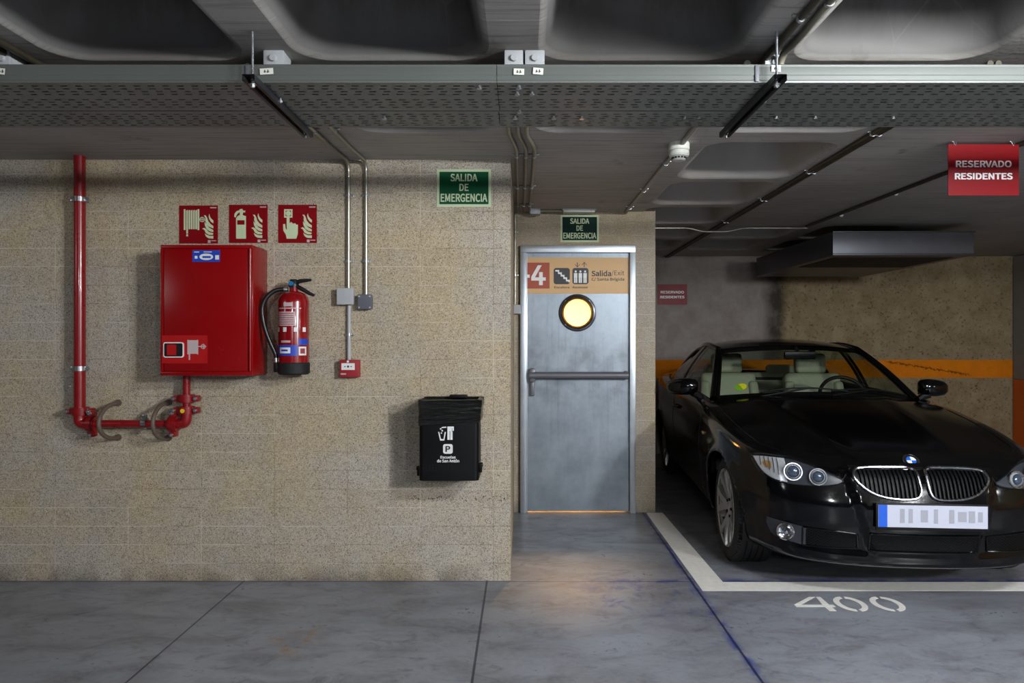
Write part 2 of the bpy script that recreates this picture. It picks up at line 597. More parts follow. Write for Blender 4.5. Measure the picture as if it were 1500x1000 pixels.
def tray_mat():
    """grey plastic-coated tray; the floor of it is pierced with rows of slots"""
    t = NT('perforated_grey_tray')
    c = t.n('ShaderNodeNewGeometry').outputs['Position']
    s = t.sep(c)
    nz = t.noise(c, 5.0, 4)
    base = t.mix(nz, lin(122, 125, 119), lin(138, 140, 134))
    sm = t.math('MULTIPLY', t.ramp(t.noise(c, 2.2, 4), 0.55, 0.72), 0.25)
    base = t.mix(sm, base, lin(92, 76, 66))
    t.set(color=base, rough=0.5, spec=0.35)
    # slots: 26 x 5 mm, on a 50 mm pitch, rows 27 mm apart in groups, alternate rows shifted
    row = t.math('FLOOR', t.math('DIVIDE', s[1], 0.0265))
    fy = t.math('ABSOLUTE', t.math('SUBTRACT', t.math('FRACT', t.math('DIVIDE', s[1], 0.0265)), 0.5))
    sh = t.math('MULTIPLY', t.math('MODULO', row, 2.0), 0.010)
    fx = t.math('ABSOLUTE', t.math('SUBTRACT', t.math('FRACT', t.math('DIVIDE', t.math('ADD', t.math('ADD', s[0], 10.0), sh), 0.05)), 0.5))
    inx = t.math('LESS_THAN', fx, 0.24)
    iny = t.math('LESS_THAN', fy, 0.15)
    low = t.math('LESS_THAN', s[2], 2.2345)
    hole = t.math('MULTIPLY', t.math('MULTIPLY', inx, iny), low)
    edge = None
    for a, b in ((2.315 + 0.022, 2.597 - 0.022), (2.597 + 0.018, 2.796 - 0.012)):
        inside = t.math('MULTIPLY', t.math('GREATER_THAN', s[1], a), t.math('LESS_THAN', s[1], b))
        edge = inside if edge is None else t.math('ADD', edge, inside)
    mid = t.math('GREATER_THAN', t.math('ABSOLUTE', t.math('SUBTRACT', s[1], 2.452)), 0.014)
    hole = t.math('MULTIPLY', t.math('MULTIPLY', hole, edge), mid)
    tr = t.n('ShaderNodeBsdfTransparent')
    mx = t.n('ShaderNodeMixShader')
    t.put(mx.inputs[0], hole)
    t.t.links.new(t.b.outputs[0], mx.inputs[1])
    t.t.links.new(tr.outputs[0], mx.inputs[2])
    t.t.links.new(mx.outputs[0], t.o.inputs[0])
    return t.m


def door_steel_mat():
    t = NT('galvanised_steel_door')
    c = t.coord()
    s = t.sep(c)
    bl = t.noise(c, 4.0, 5, 0.65)
    run = t.noise(t.mapping(c, (22.0, 1.0, 1.1)), 1.6, 5, 0.7)
    fine = t.noise(c, 90.0, 3)
    base = t.mix(t.ramp(bl, 0.3, 0.7), lin(118, 127, 136), lin(147, 156, 165))
    band = t.ramp(s[2], 0.30, 0.85, 0.15, 1.0)
    base = t.mix(t.math('MULTIPLY', band, t.ramp(run, 0.52, 0.74, 0.0, 0.5)), base, lin(92, 98, 104))
    hand = t.math('MULTIPLY', t.band(s[2], 1.12, 0.16, 0.16), t.ramp(t.noise(c, 7.0, 4), 0.42, 0.7, 0.0, 0.55))
    base = t.mix(hand, base, lin(86, 88, 92))
    t.set(color=base, rough=t.ramp(t.math('ADD', t.math('MULTIPLY', bl, 0.7), t.math('MULTIPLY', fine, 0.3)), 0.3, 0.7, 0.34, 0.5), metal=0.55, spec=0.5)
    t.bump(bl, 0.04, 0.01)
    return t.m


M = {}
M['block'] = block_wall_mat()
M['floor'] = floor_mat()
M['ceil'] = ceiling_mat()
M['back'] = back_wall_mat()
M['tray'] = tray_mat()
M['door'] = door_steel_mat()
M['plaster'] = simple('stairwell_plaster', (240, 228, 200), 0.8)
M['line'] = simple('worn_white_floor_paint', (236, 233, 226), 0.55, var=0.18, scale=26)
M['steel'] = simple('bright_steel_frame', (176, 182, 188), 0.34, metal=0.75, var=0.1, scale=14)
M['galv'] = simple('galvanised_pipe', (168, 164, 152), 0.33, metal=0.85, var=0.18, scale=24)
M['zinc'] = simple('zinc_plated', (178, 180, 182), 0.3, metal=0.9)
M['oldpipe'] = simple('weathered_conduit', (132, 127, 112), 0.5, metal=0.35, var=0.3, scale=18)
M['palepipe'] = simple('pale_grey_conduit', (158, 156, 148), 0.5, metal=0.2, var=0.15, scale=18)
M['darkpipe'] = simple('grimy_conduit', (72, 66, 54), 0.5, metal=0.4, var=0.35, scale=18)
M['strut'] = simple('dark_zinc_strut', (66, 68, 72), 0.42, metal=0.7, var=0.2)
M['red'] = simple('glossy_red_enamel', (138, 3, 7), 0.24, var=0.06, scale=6, coat=0.1, spec=0.4)
M['redpipe'] = simple('red_pipe_paint', (132, 11, 17), 0.3, var=0.12, scale=16, coat=0.3)
M['redcyl'] = simple('extinguisher_red', (134, 6, 14), 0.2, var=0.05, coat=0.6)
M['redsticker'] = simple('red_sticker', (172, 10, 12), 0.4, var=0.04)
M['signred'] = simple('sign_red', (128, 5, 16), 0.4, var=0.05, spec=0.2)
M['resred'] = simple('reserved_sign_red', (118, 2, 10), 0.42, var=0.04, spec=0.2)
M['lume'] = simple('photoluminescent_ivory', (194, 208, 170), 0.5, var=0.04)
M['signgreen'] = simple('sign_green', (6, 74, 44), 0.45, var=0.06, spec=0.15)
M['greendark'] = simple('sign_green_black', (4, 40, 28), 0.45, var=0.06, spec=0.1)
M['white'] = simple('white_print', (226, 226, 224), 0.5, var=0.03)
M['greytext'] = simple('grey_print', (190, 172, 172), 0.5, var=0.03)
M['blue'] = simple('blue_sticker', (28, 66, 176), 0.4, var=0.05)
M['black'] = simple('black_plastic', (16, 16, 18), 0.42, var=0.2)
M['matblack'] = simple('black_rubber', (14, 14, 14), 0.7, var=0.2, bump=0.2)
M['binblack'] = simple('bin_black_paint', (7, 7, 9), 0.5, var=0.15, spec=0.2)
M['greybox'] = simple('light_grey_plastic', (168, 170, 172), 0.5, var=0.05)
M['dgreybox'] = simple('dark_grey_plastic', (88, 90, 98), 0.5, var=0.08)
M['whiteplastic'] = simple('white_plastic', (214, 214, 204), 0.45, var=0.04)
M['callred'] = simple('call_point_red', (150, 34, 40), 0.45, var=0.06)
M['hoop'] = simple('brown_hoop_paint', (96, 82, 72), 0.5, var=0.25, scale=40)
M['yellow'] = simple('yellow_paint_dot', (222, 190, 30), 0.5, var=0.05)
M['beige'] = simple('beige_banner', (206, 164, 110), 0.5, var=0.03)
M['orange'] = simple('burnt_orange_panel', (160, 60, 24), 0.5, var=0.03)
M['ink'] = simple('black_print', (26, 26, 28), 0.5, var=0.05)
M['barGrey'] = simple('grey_panic_bar', (104, 104, 112), 0.42, metal=0.2, var=0.08)
M['chrome'] = simple('chrome', (205, 206, 208), 0.12, metal=1.0, var=0.04)
M['darkchrome'] = simple('dark_steel_ring', (92, 92, 96), 0.22, metal=0.9, var=0.1)
M['brass'] = simple('brass_ring', (214, 160, 66), 0.25, metal=0.9, var=0.05)
M['glass'] = glass_mat('porthole_glass', (0.97, 0.95, 0.9))
M['duct'] = simple('dark_duct_sheet', (84, 84, 90), 0.42, metal=0.5, var=0.18, scale=8)
M['ductdark'] = simple('duct_interior', (26, 24, 22), 0.8)
M['blackgloss'] = simple('black_hose', (18, 18, 20), 0.35, var=0.1)
M['column'] = simple('orange_column_paint', (190, 84, 18), 0.6, var=0.12, scale=5)
M['columngrey'] = simple('column_concrete', (120, 114, 106), 0.85, var=0.15, scale=7)

# ================================================================== the setting
YW, YD, YB = 3.87, 5.42, 8.25          # block wall, door wall, back wall
ZC = 2.385                             # underside of the slab

b = MB()
b.box((0.5, 1.0, -0.06), (17.0, 15.6, 0.12))
floor = struct(b.build('floor', M['floor'], smooth=None))

# painted bay outline and number on the floor
b = MB()
b.prism([(0.98, 5.40), (1.11, 5.40), (1.13, 3.845), (4.9, 3.845), (4.9, 3.71), (0.98, 3.71)], 0.0015, Matrix.Translation((0, 0, 0.0002)))
bay = struct(b.build('bay_line', M['line'], floor, smooth=None))
b = MB()
# stencilled 400, read from the aisle
def stencil_zero(mb, cx, cy, w, h, t):
    for a0, a1 in ((8, 172), (188, 352)):
        o_, i_ = [], []
        for k in range(15):
            a = math.radians(90 + a0 + (a1 - a0) * k / 14)
            o_.append((cx + w / 2 * math.cos(a), cy + h / 2 * math.sin(a)))
            i_.append((cx + (w / 2 - t) * math.cos(a), cy + (h / 2 - t * 0.85) * math.sin(a)))
        for k in range(14):
            mb.prism([o_[k], o_[k + 1], i_[k + 1], i_[k]], 0.0012, Matrix.Translation((0, 0, 0.0003)))
ny0, ny1 = 3.43, 3.62
four = [((1.40, 3.485), (1.60, 3.485), (1.60, 3.512), (1.40, 3.512)),
        ((1.40, 3.515), (1.436, 3.515), (1.553, 3.62), (1.52, 3.62)),
        ((1.545, 3.515), (1.580, 3.515), (1.580, 3.62), (1.557, 3.62)),
        ((1.545, 3.432), (1.580, 3.432), (1.580, 3.482), (1.545, 3.482))]
for q in four:
    b.prism(list(q), 0.0012, Matrix.Translation((0, 0, 0.0003)))
stencil_zero(b, 1.695, 3.526, 0.155, 0.20, 0.031)
stencil_zero(b, 1.885, 3.526, 0.155, 0.20, 0.031)
num = struct(b.build('bay_number', M['line'], floor, smooth=None))
num['label'] = 'white stencilled bay number 400 on the concrete floor'

# block walls
b = MB()
b.box((-4.03, YW + 0.775 + 0.06, 1.30), (7.928, 1.67, 2.62))
wall_left = struct(b.build('wall_left', M['block'], smooth=None))
xd0, xd1 = -0.016, 0.894               # door opening
zd = 2.114
b = MB()
b.box(((-0.066 + xd0) / 2, YD + 0.10, 1.30), (xd0 + 0.066, 0.20, 2.62))
b.box(((xd1 + 1.057) / 2, YD + 0.10, 1.30), (1.057 - xd1, 0.20, 2.62))
b.box(((xd0 + xd1) / 2, YD + 0.10, (zd + 2.61) / 2), (xd1 - xd0, 0.20, 2.61 - zd))
b.box((0.957, (YD + 0.2 + YB) / 2, 1.30), (0.20, YB - YD - 0.2, 2.62))
wall_front = struct(b.build('wall_front', M['block'], smooth=None))
b = MB()
b.box((4.9, YB + 0.1, 1.30), (8.2, 0.2, 2.62))
wall_back = struct(b.build('wall_back', M['back'], smooth=None))
b = MB()
b.box((8.9, 1.0, 1.30), (0.2, 15.6, 2.62))
struct(b.build('wall_right', M['back'], smooth=None))
# stairwell behind the door
b = MB()
b.box((0.40, 7.35, 1.40), (0.92, 0.10, 2.80))
b.box((-0.11, 6.48, 1.40), (0.09, 1.70, 2.80))
b.box((0.395, 6.48, 2.76), (0.93, 1.70, 0.10))
b.box((0.848, 6.48, 1.40), (0.016, 1.70, 2.80))
struct(b.build('wall_stairwell', M['plaster'], smooth=None))
# concrete column at the right edge, orange low down
b = MB()
b.box((6.23, 7.8, 0.45), (0.62, 0.88, 0.90), 0.01)
colm = struct(b.build('column', M['column'], smooth=None))
b = MB()
b.box((6.23, 7.8, 1.641), (0.62, 0.88, 1.48), 0.01)
struct(b.build('column_shaft', M['columngrey'], colm, smooth=None))

# waffle slab: flat soffit with rounded coffers
colx = [(-2.575, -1.865), (-1.695, -0.985), (-0.815, -0.115), (0.055, 0.785), (0.955, 1.675), (1.835, 2.545), (2.715, 3.425)]
rowy = {'Z': (0.82, 1.62), 'A': (1.71, 2.505), 'B': (2.59, 3.37), 'C': (3.53, 4.33), 'D': (4.41, 5.15), 'E': (5.24, 5.98), 'F': (6.08, 6.84), 'G': (6.94, 7.70), 'Y': (-0.06, 0.73)}
cof = {}
for ci in range(7):
    for r in ('Y', 'Z', 'A'):
        cof[(ci, r)] = 1
for ci in (2, 3, 4):
    cof[(ci, 'B')] = 1
for r in ('C', 'D', 'E', 'F', 'G'):
    cof[(4, r)] = 1
for ci in (5, 6):
    for r in ('F', 'G'):
        cof[(ci, r)] = 1
xs = sorted({-9.0, 9.0} | {v for a in colx for v in a})
ys = sorted({-6.7, YB + 0.2} | {v for a in rowy.values() for v in a})
b = MB()
def rloop(x0, x1, y0, y1, ins, r, z, n=7):
    return [Vector((x, y, z)) for x, y in rrect(x1 - x0 - 2 * ins, y1 - y0 - 2 * ins, r, n, (x0 + x1) / 2, (y0 + y1) / 2)]
cells = {(colx[ci][0], rowy[r][0]): (ci, r) for (ci, r) in cof}
for i in range(len(xs) - 1):
    for j in range(len(ys) - 1):
        x0, x1, y0, y1 = xs[i], xs[i + 1], ys[j], ys[j + 1]
        if (x0, y0) not in cells:
            b.add([(x0, y0, ZC), (x1, y0, ZC), (x1, y1, ZC), (x0, y1, ZC)], [(0, 3, 2, 1)])
            continue
        rad = 0.13
        L = rloop(x0, x1, y0, y1, 0.0, rad, ZC)
        n = len(L) // 4
        corners = [(x1, y1), (x0, y1), (x0, y0), (x1, y0)]
        for q in range(4):
            arc = L[q * n:(q + 1) * n]
            vs = [Vector((*corners[q], ZC))] + arc
            b.add(vs, [(0, k + 1, k + 2) for k in range(len(arc) - 1)])
        prof = [(0.0, 0.0), (0.008, 0.002), (0.022, 0.010), (0.036, 0.024), (0.046, 0.044), (0.053, 0.07), (0.085, 0.20), (0.105, 0.28), (0.125, 0.315), (0.16, 0.338), (0.21, 0.345)]
        rings = [rloop(x0, x1, y0, y1, ins, max(0.05, rad - ins * 0.35), ZC + h) for ins, h in prof]
        b.grid(rings, closed_u=True)
        b.add(rings[-1], [tuple(range(len(rings[-1])))])
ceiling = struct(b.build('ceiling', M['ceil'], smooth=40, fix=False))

# ================================================================== emergency exit door
YDL = YD - 0.005
dr = thing('door_1', (0.44, YD, 0), 'grey galvanised steel fire door with round lit porthole and beige banner', 'door')
dr['kind'] = 'structure'
b = MB()
fw, fd = 0.046, 0.075
zt, yc = zd, YD - 0.005
b.box((xd0 + fw / 2, yc, (zt - 0.058) / 2), (fw, fd, zt - 0.058), 0.003)
b.box((xd1 - fw / 2, yc, (zt - 0.058) / 2), (fw, fd, zt - 0.058), 0.003)
b.box(((xd0 + xd1) / 2, yc, zt - 0.029), (xd1 - xd0, fd, 0.058), 0.004)
b.box((xd0 + fw + 0.004, yc + 0.012, zt / 2 - 0.03), (0.012, 0.05, zt - 0.06), 0.002)
b.build('door_frame', M['steel'], dr)
lx0, lx1, lz0, lz1 = 0.024, 0.852, 0.011, 2.06
pc = W(845.6, 458, YD)                  # porthole centre
Rp = 0.118
b = MB()
n = 64
yf, yb = YD - 0.006, YD + 0.044
ring, outer = [], []
for k in range(n):
    a = 2 * math.pi * k / n
    ring.append((pc.x + Rp * math.cos(a), pc.z + Rp * math.sin(a)))
    dx, dz = math.cos(a), math.sin(a)
    tx = ((lx1 - pc.x) / dx if dx > 1e-9 else (lx0 - pc.x) / dx if dx < -1e-9 else 1e9)
    tz = ((lz1 - pc.z) / dz if dz > 1e-9 else (lz0 - pc.z) / dz if dz < -1e-9 else 1e9)
    tt = min(tx, tz)
    outer.append((pc.x + dx * tt, pc.z + dz * tt))
for cx_, cz_ in ((lx1, lz1), (lx0, lz1), (lx0, lz0), (lx1, lz0)):   # snap the nearest ray end onto each corner
    k = min(range(n), key=lambda q: (outer[q][0] - cx_) ** 2 + (outer[q][1] - cz_) ** 2)
    outer[k] = (cx_, cz_)
for y_ in (yf, yb):
    b.grid([[Vector((x, y_, z)) for x, z in ring], [Vector((x, y_, z)) for x, z in outer]], closed_u=True)
b.grid([[Vector((x, yf, z)) for x, z in ring], [Vector((x, yb, z)) for x, z in ring]], closed_u=True)
b.grid([[Vector((x, yf, z)) for x, z in outer], [Vector((x, yb, z)) for x, z in outer]], closed_u=True)
leaf = b.build('door_leaf', M['door'], dr, smooth=None)
toY = lambda p, y: Matrix.Translation((p.x, y, p.z)) @ Matrix.Rotation(math.radians(90), 4, 'X')
b = MB()
b.lathe([(0.116, 0.0), (0.147, 0.0), (0.148, 0.006), (0.142, 0.014), (0.128, 0.017), (0.119, 0.012), (0.116, 0.0)], 64, toY(pc, yf))
ph = b.build('porthole_ring', M['darkchrome'], dr)
b = MB()
b.lathe([(0.106, -0.008), (0.118, -0.008), (0.119, 0.010), (0.113, 0.013), (0.107, 0.008), (0.106, -0.008)], 64, toY(pc, yf))
b.build('porthole_bezel', M['brass'], ph)
MB().lathe([(0.1165, -0.048), (0.1165, -0.009), (0.1145, -0.009), (0.1145, -0.048)], 64, toY(pc, yf)).build('porthole_liner', M['brass'], ph)
b = MB()
b.lathe([(0.0005, 0.0), (0.109, 0.0)], 48, toY(pc, yf + 0.006))
b.build('porthole_pane', M['glass'], ph)
for k in range(4):
    a = math.radians(45 + 90 * k)
    p = Vector((pc.x + 0.134 * math.cos(a), yf - 0.014, pc.z + 0.134 * math.sin(a)))
    MB().cyl(p, p + Vector((0, -0.006, 0)), 0.006, 10).build('screw', M['chrome'], ph)
# panic bar
pb = W(847, 549, YD)
b = MB()
b.cyl((0.055, yf - 0.062, pb.z), (0.832, yf - 0.062, pb.z), 0.028, 24)
bar = b.build('panic_bar', M['barGrey'], dr)
b = MB()
b.box((0.079, yf - 0.036, pb.z - 0.0), (0.052, 0.076, 0.11), 0.018)
b.box((0.079, yf - 0.020, pb.z - 0.105), (0.034, 0.044, 0.12), 0.012)
b.build('latch_housing', M['barGrey'], bar)
b = MB()
b.box((0.816, yf - 0.036, pb.z), (0.036, 0.076, 0.062), 0.010)
b.build('end_bracket', M['dgreybox'], bar)
# banner
b = MB()
def rect_px(mb, x0, y0, x1, y1, Y, depth):
    p0, p1 = W(x0, y1, Y), W(x1, y0, Y)
    mb.box(((p0.x + p1.x) / 2, Y - depth / 2, (p0.z + p1.z) / 2), (p1.x - p0.x, depth, p1.z - p0.z))
    return mb
rect_px(b, 770.2, 377.0, 921.5, 430.0, yf, 0.002)
ban = b.build('direction_banner', M['beige'], dr, smooth=None)
y1_ = yf - 0.0028
b = MB()
rect_px(b, 770.6, 384.5, 805, 422.5, yf - 0.002, 0.0006)
pan = b.build('level_panel', M['orange'], ban, smooth=None)
b = MB()
p = W(789, 404, YD)
def on_door(pts, surf):
    q = [W(x, y, YD) for x, y in pts]
    b.prism([(v.x, v.z) for v in q], 0.0004, face_mat((0, surf, 0)))
on_door([(787.8, 388.6), (793.6, 388.6), (783.6, 406.2), (799.4, 406.2), (799.4, 411.0), (778.2, 411.0), (778.2, 405.4)], y1_)
on_door([(789.6, 411.0), (795.0, 411.0), (795.0, 417.6), (789.6, 417.6)], y1_)
on_door([(789.6, 398.6), (795.0, 398.6), (795.0, 406.2), (789.6, 406.2)], y1_)
rect_px(b, 770.8, 402.0, 776.0, 406.6, y1_, 0.0004)
b.build('level_number', M['white'], ban, smooth=None)
b = MB()
for x0, x1 in ((811.0, 834.6), (838.3, 862.0)):
    p0, p1 = W(x0, 416.3, YD), W(x1, 392.5, YD)
    b.prism(rrect(p1.x - p0.x, p1.z - p0.z, 0.02, 5), 0.0006, face_mat(((p0.x + p1.x) / 2, yf - 0.002, (p0.z + p1.z) / 2)))
ico = b.build('icon_panel', M['ink'], ban, smooth=None)
b = MB()
sx = [813.5 + 3.9 * k for k in range(6)]
for k in range(5):                      # descending stairs
    rect_px(b, sx[k], 395.2 + 3.6 * k, sx[k] + 5.6, 397.6 + 3.6 * k, y1_, 0.0005)
    rect_px(b, sx[k] + 3.5, 397.6 + 3.6 * k, sx[k] + 5.6, 398.8 + 3.6 * k, y1_, 0.0005)
for cx in (843.2, 850.1, 857.0):        # three figures in the lift
    c_ = W(cx, 397.6, YD)
    b.lathe([(0.0004, 0.0), (0.0085, 0.0)], 16, toY(Vector((c_.x, 0, c_.z)), y1_))
    rect_px(b, cx - 2.5, 399.8, cx + 2.5, 406.5, y1_, 0.0005)
    rect_px(b, cx - 2.3, 406.5, cx - 0.3, 414.2, y1_, 0.0005)
    rect_px(b, cx + 0.3, 406.5, cx + 2.3, 414.2, y1_, 0.0005)
b.build('icon_figures', M['white'], ico, smooth=None)
b = MB()
def arrow(mb, cx, y0, y1, up):
    rect_px(mb, cx - 0.55, y0, cx + 0.55, y1, y1_, 0.0004)
    tip = y0 if up else y1
    s_ = 1 if up else -1
    for sg in (-1, 1):
        a0, a1 = W(cx, tip - s_ * 0.6, YD), W(cx + sg * 3.6, tip + s_ * 3.6, YD)
        mb.prism([(a0.x, a0.z), (a1.x, a1.z), (a1.x, a1.z - 0.006 * s_), (a0.x, a0.z - 0.006 * s_)], 0.0005, face_mat((0, y1_, 0)))
arrow(b, 845.6, 384.2, 391.2, False)
arrow(b, 855.8, 384.2, 391.2, True)
def txt_px(mb, s, x0, x1, y0, y1, Y, bold=0.012, surf=None):
    a, c = W(x0, y1, Y), W(x1, y0, Y)
    return add_text(mb, s, (a.x + c.x) / 2, (a.z + c.z) / 2, c.x - a.x, c.z - a.z, Y if surf is None else surf, bold)
ysf = yf - 0.0030
txt_px(b, 'Salida', 866.3, 895.0, 396.0, 404.8, YD, 0.03, ysf)
txt_px(b, '/Exit', 895.4, 914.2, 396.0, 404.8, YD, 0.0, ysf)
txt_px(b, 'C/ Santa Brígida', 866.3, 914.2, 406.2, 412.4, YD, 0.02, ysf)
txt_px(b, 'Escalera', 812.0, 833.8, 419.0, 422.4, YD, 0.02, ysf)
txt_px(b, 'Ascensor', 838.2, 861.4, 419.0, 422.4, YD, 0.02, ysf)
b.build('banner_lettering', M['ink'], ban, smooth=None)

# ================================================================== signs
def exit_sign(px0, py0, px1, py1, Y, label):
    p0, p1 = W(px0, py1, Y), W(px1, py0, Y)
    cx, cz, w, h = (p0.x + p1.x) / 2, (p0.z + p1.z) / 2, p1.x - p0.x, p1.z - p0.z
    r = thing('exit_sign', (cx, Y, cz), label, 'sign', 'green exit signs')
    MB().box((cx, Y - 0.002, cz), (w, 0.003, h)).build('border_plate', M['lume'], r, smooth=None)
    MB().box((cx, Y - 0.0042, cz), (w - 0.030, 0.0015, h - 0.030)).build('green_panel', M['signgreen'] if Y < 4 else M['greendark'], r, smooth=None)
    b = MB()
    ys_ = Y - 0.0054
    add_text(b, 'SALIDA', cx, cz + h * 0.275, w * 0.50, h * 0.21, ys_, 0.03)
    add_text(b, 'DE', cx, cz + h * 0.015, w * 0.17, h * 0.20, ys_, 0.03)
    add_text(b, 'EMERGENCIA', cx, cz - h * 0.262, w * 0.86, h * 0.23, ys_, 0.03)
    b.build('lettering', M['lume'], r, smooth=None)
exit_sign(640, 248, 719.5, 303, YW, 'larger green emergency exit sign high on the block wall')
exit_sign(821, 315.0, 877.2, 354.6, YD, 'smaller green emergency exit sign centred above the steel door')

def norm_prism(mb, pts, box, cx, cz, w, h, Y, d=0.0006):
    x0, y0, x1, y1 = box
    q = [(((x - x0) / (x1 - x0) - 0.5) * w, (0.5 - (y - y0) / (y1 - y0)) * h) for x, y in pts]
    mb.prism(q, d, face_mat((cx, Y, cz)))

FL = [[(372, 152), (379, 182), (395, 202), (412, 216), (410, 243), (386, 226), (371, 202), (366, 176)],
      [(320, 165), (339, 168), (352, 190), (362, 222), (385, 250), (411, 268), (410, 291), (370, 275), (345, 250), (332, 215), (335, 190)],
      [(326, 228), (345, 250), (372, 285), (411, 306), (410, 326), (375, 318), (345, 296), (330, 262)],
      [(304, 292), (325, 285), (345, 300), (367, 325), (411, 338), (405, 352), (370, 352), (340, 336), (325, 306)],
      [(328, 338), (345, 350), (375, 362), (411, 362), (410, 388), (365, 385), (340, 368)]]
def fire_sign(px0, py0, px1, py1, kind, label):
    Y = YW
    p0, p1 = W(px0, py1, Y), W(px1, py0, Y)
    cx, cz, w, h = (p0.x + p1.x) / 2, (p0.z + p1.z) / 2, p1.x - p0.x, p1.z - p0.z
    r = thing('fire_sign', (cx, Y, cz), label, 'sign', 'red fire equipment signs')
    MB().box((cx, Y - 0.002, cz), (w, 0.003, h)).build('sign_plate', M['signred'], r, smooth=None)
    ys_ = Y - 0.0036
    bx = (84, 72, 452, 434)
    b = MB()
    dx = {'reel': 0, 'ext': -8, 'call': -5}[kind]
    for f in FL:
        norm_prism(b, [(x + dx, y) for x, y in f], bx, cx, cz, w, h, ys_)
    if kind == 'reel':
        norm_prism(b, [(128, 108), (144, 108), (144, 306), (128, 306)], bx, cx, cz, w, h, ys_)
        norm_prism(b, [(260, 108), (276, 108), (276, 306), (260, 306)], bx, cx, cz, w, h, ys_)
        for k in range(5):
            x = 151 + 22 * k
            norm_prism(b, [(x, 120), (x + 16, 114), (x + 16, 298), (x, 298)], bx, cx, cz, w, h, ys_)
        norm_prism(b, [(152, 298), (168, 298), (168, 340), (152, 340)], bx, cx, cz, w, h, ys_)
        norm_prism(b, [(154, 345), (167, 345), (170, 366), (150, 366)], bx, cx, cz, w, h, ys_)
        norm_prism(b, [(276, 202), (326, 202), (326, 209), (276, 209)], bx, cx, cz, w, h, ys_)
        norm_prism(b, [(300, 184), (306, 184), (306, 228), (300, 228)], bx, cx, cz, w, h, ys_)
        o_ = [(303 + 25 * math.cos(a), 206 + 25 * math.sin(a)) for a in [2 * math.pi * k / 24 for k in range(25)]]
        i_ = [(303 + 18 * math.cos(a), 206 + 18 * math.sin(a)) for a in [2 * math.pi * k / 24 for k in range(25)]]
        for k in range(24):
            norm_prism(b, [o_[k], o_[k + 1], i_[k + 1], i_[k]], bx, cx, cz, w, h, ys_)
    elif kind == 'ext':
        T = lambda pts: [(x - 478, y + 6) for x, y in pts]
        norm_prism(b, T([(629, 388), (629, 195), (645, 172), (724, 172), (724, 195), (724, 388)]), bx, cx, cz, w, h, ys_)
        norm_prism(b, T([(645, 172), (665, 163), (663, 108), (690, 104), (695, 120), (718, 122), (716, 138), (695, 140), (692, 163), (713, 172)]), bx, cx, cz, w, h, ys_)
        norm_prism(b, T([(664, 116), (664, 136), (648, 146), (634, 164), (625, 188), (611, 180), (614, 152), (632, 128)]), bx, cx, cz, w, h, ys_)
    else:
        T = lambda pts: [(x - 948, y + 6) for x, y in pts]
        norm_prism(b, T([(1114, 305), (1112, 188), (1140, 188), (1140, 240), (1158, 229), (1175, 246), (1192, 240), (1205, 256), (1220, 253), (1220, 340), (1205, 388), (1112, 388), (1105, 350), (1080, 310), (1078, 250), (1098, 248), (1102, 290)]), bx, cx, cz, w, h, ys_)
        for q in ([(1088, 108), (1168, 108), (1168, 122), (1088, 122)], [(1088, 174), (1168, 174), (1168, 188), (1088, 188)], [(1088, 122), (1102, 122), (1102, 174), (1088, 174)], [(1154, 122), (1168, 122), (1168, 174), (1154, 174)]):
            norm_prism(b, T(q), bx, cx, cz, w, h, ys_)
        norm_prism(b, T([(1128 + 25 * math.cos(2 * math.pi * k / 24), 148 + 25 * math.sin(2 * math.pi * k / 24)) for k in range(24)]), bx, cx, cz, w, h, ys_)
    b.build('pictogram', M['lume'], r, smooth=None)
    if kind == 'ext':
        b = MB()
        norm_prism(b, [(x - 478, y + 6) for x, y in [(641, 213), (711, 213), (711, 255), (641, 255)]], bx, cx, cz, w, h, ys_ - 0.0008)
        b.build('pictogram_label', M['signred'], r, smooth=None)
    for x0, y0, x1, y1 in ((380, 88, 440, 99), (358, 402, 384, 428), (390, 404, 438, 412)):
        b = MB()
        norm_prism(b, [(x0, y0), (x1, y0), (x1, y1), (x0, y1)], bx, cx, cz, w, h, ys_)
        b.build('small_print', M['greytext'], r, smooth=None)
fire_sign(263, 301, 319.3, 356.6, 'reel', 'red fire sign with a hose reel and flames pictogram')
fire_sign(336, 300, 392.2, 355.8, 'ext', 'red fire sign with an extinguisher and flames pictogram')
fire_sign(408, 300, 464.2, 355.8, 'call', 'red fire sign with a hand pressing a button pictogram')

def reserved_sign(px0, py0, px1, py1, Y, label, hooks):
    p0, p1 = W(px0, py1, Y), W(px1, py0, Y)
    cx, cz, w, h = (p0.x + p1.x) / 2, (p0.z + p1.z) / 2, p1.x - p0.x, p1.z - p0.z
    r = thing('reserved_sign', (cx, Y, cz), label, 'sign', 'red reserved parking signs')
    MB().box((cx, Y - 0.002, cz), (w, 0.004, h)).build('sign_plate', M['resred'], r, smooth=None)
    b = MB()
    add_text(b, 'RESERVADO', cx - w * 0.0, cz + h * 0.115, w * 0.79, h * 0.135, Y - 0.0046, 0.03)
    b.build('upper_lettering', M['white'], r, smooth=None)
    b = MB()
    add_text(b, 'RESIDENTES', cx, cz - h * 0.125, w * 0.82, h * 0.135, Y - 0.0046, 0.04)
    b.build('lower_lettering', M['white'], r, smooth=None)
    if hooks:
        for sg in (-0.40, 0.42):
            x = cx + sg * w
            b = MB()
            zt_ = p1.z
            b.tube([(x - 0.012, Y, ZC), (x - 0.010, Y - 0.004, zt_ + 0.012), (x, Y - 0.006, zt_ - 0.008), (x + 0.006, Y - 0.004, zt_ + 0.004), (x + 0.002, Y, zt_ + 0.016)], 0.0018, 8)
            b.cyl((x - 0.012, Y, ZC), (x - 0.012, Y, ZC - 0.004), 0.008, 10)
            b.build('hook', M['zinc'], r)
reserved_sign(1388.4, 211.5, 1491.8, 286.5, 3.52, 'red reserved for residents sign hanging from the ceiling', True)
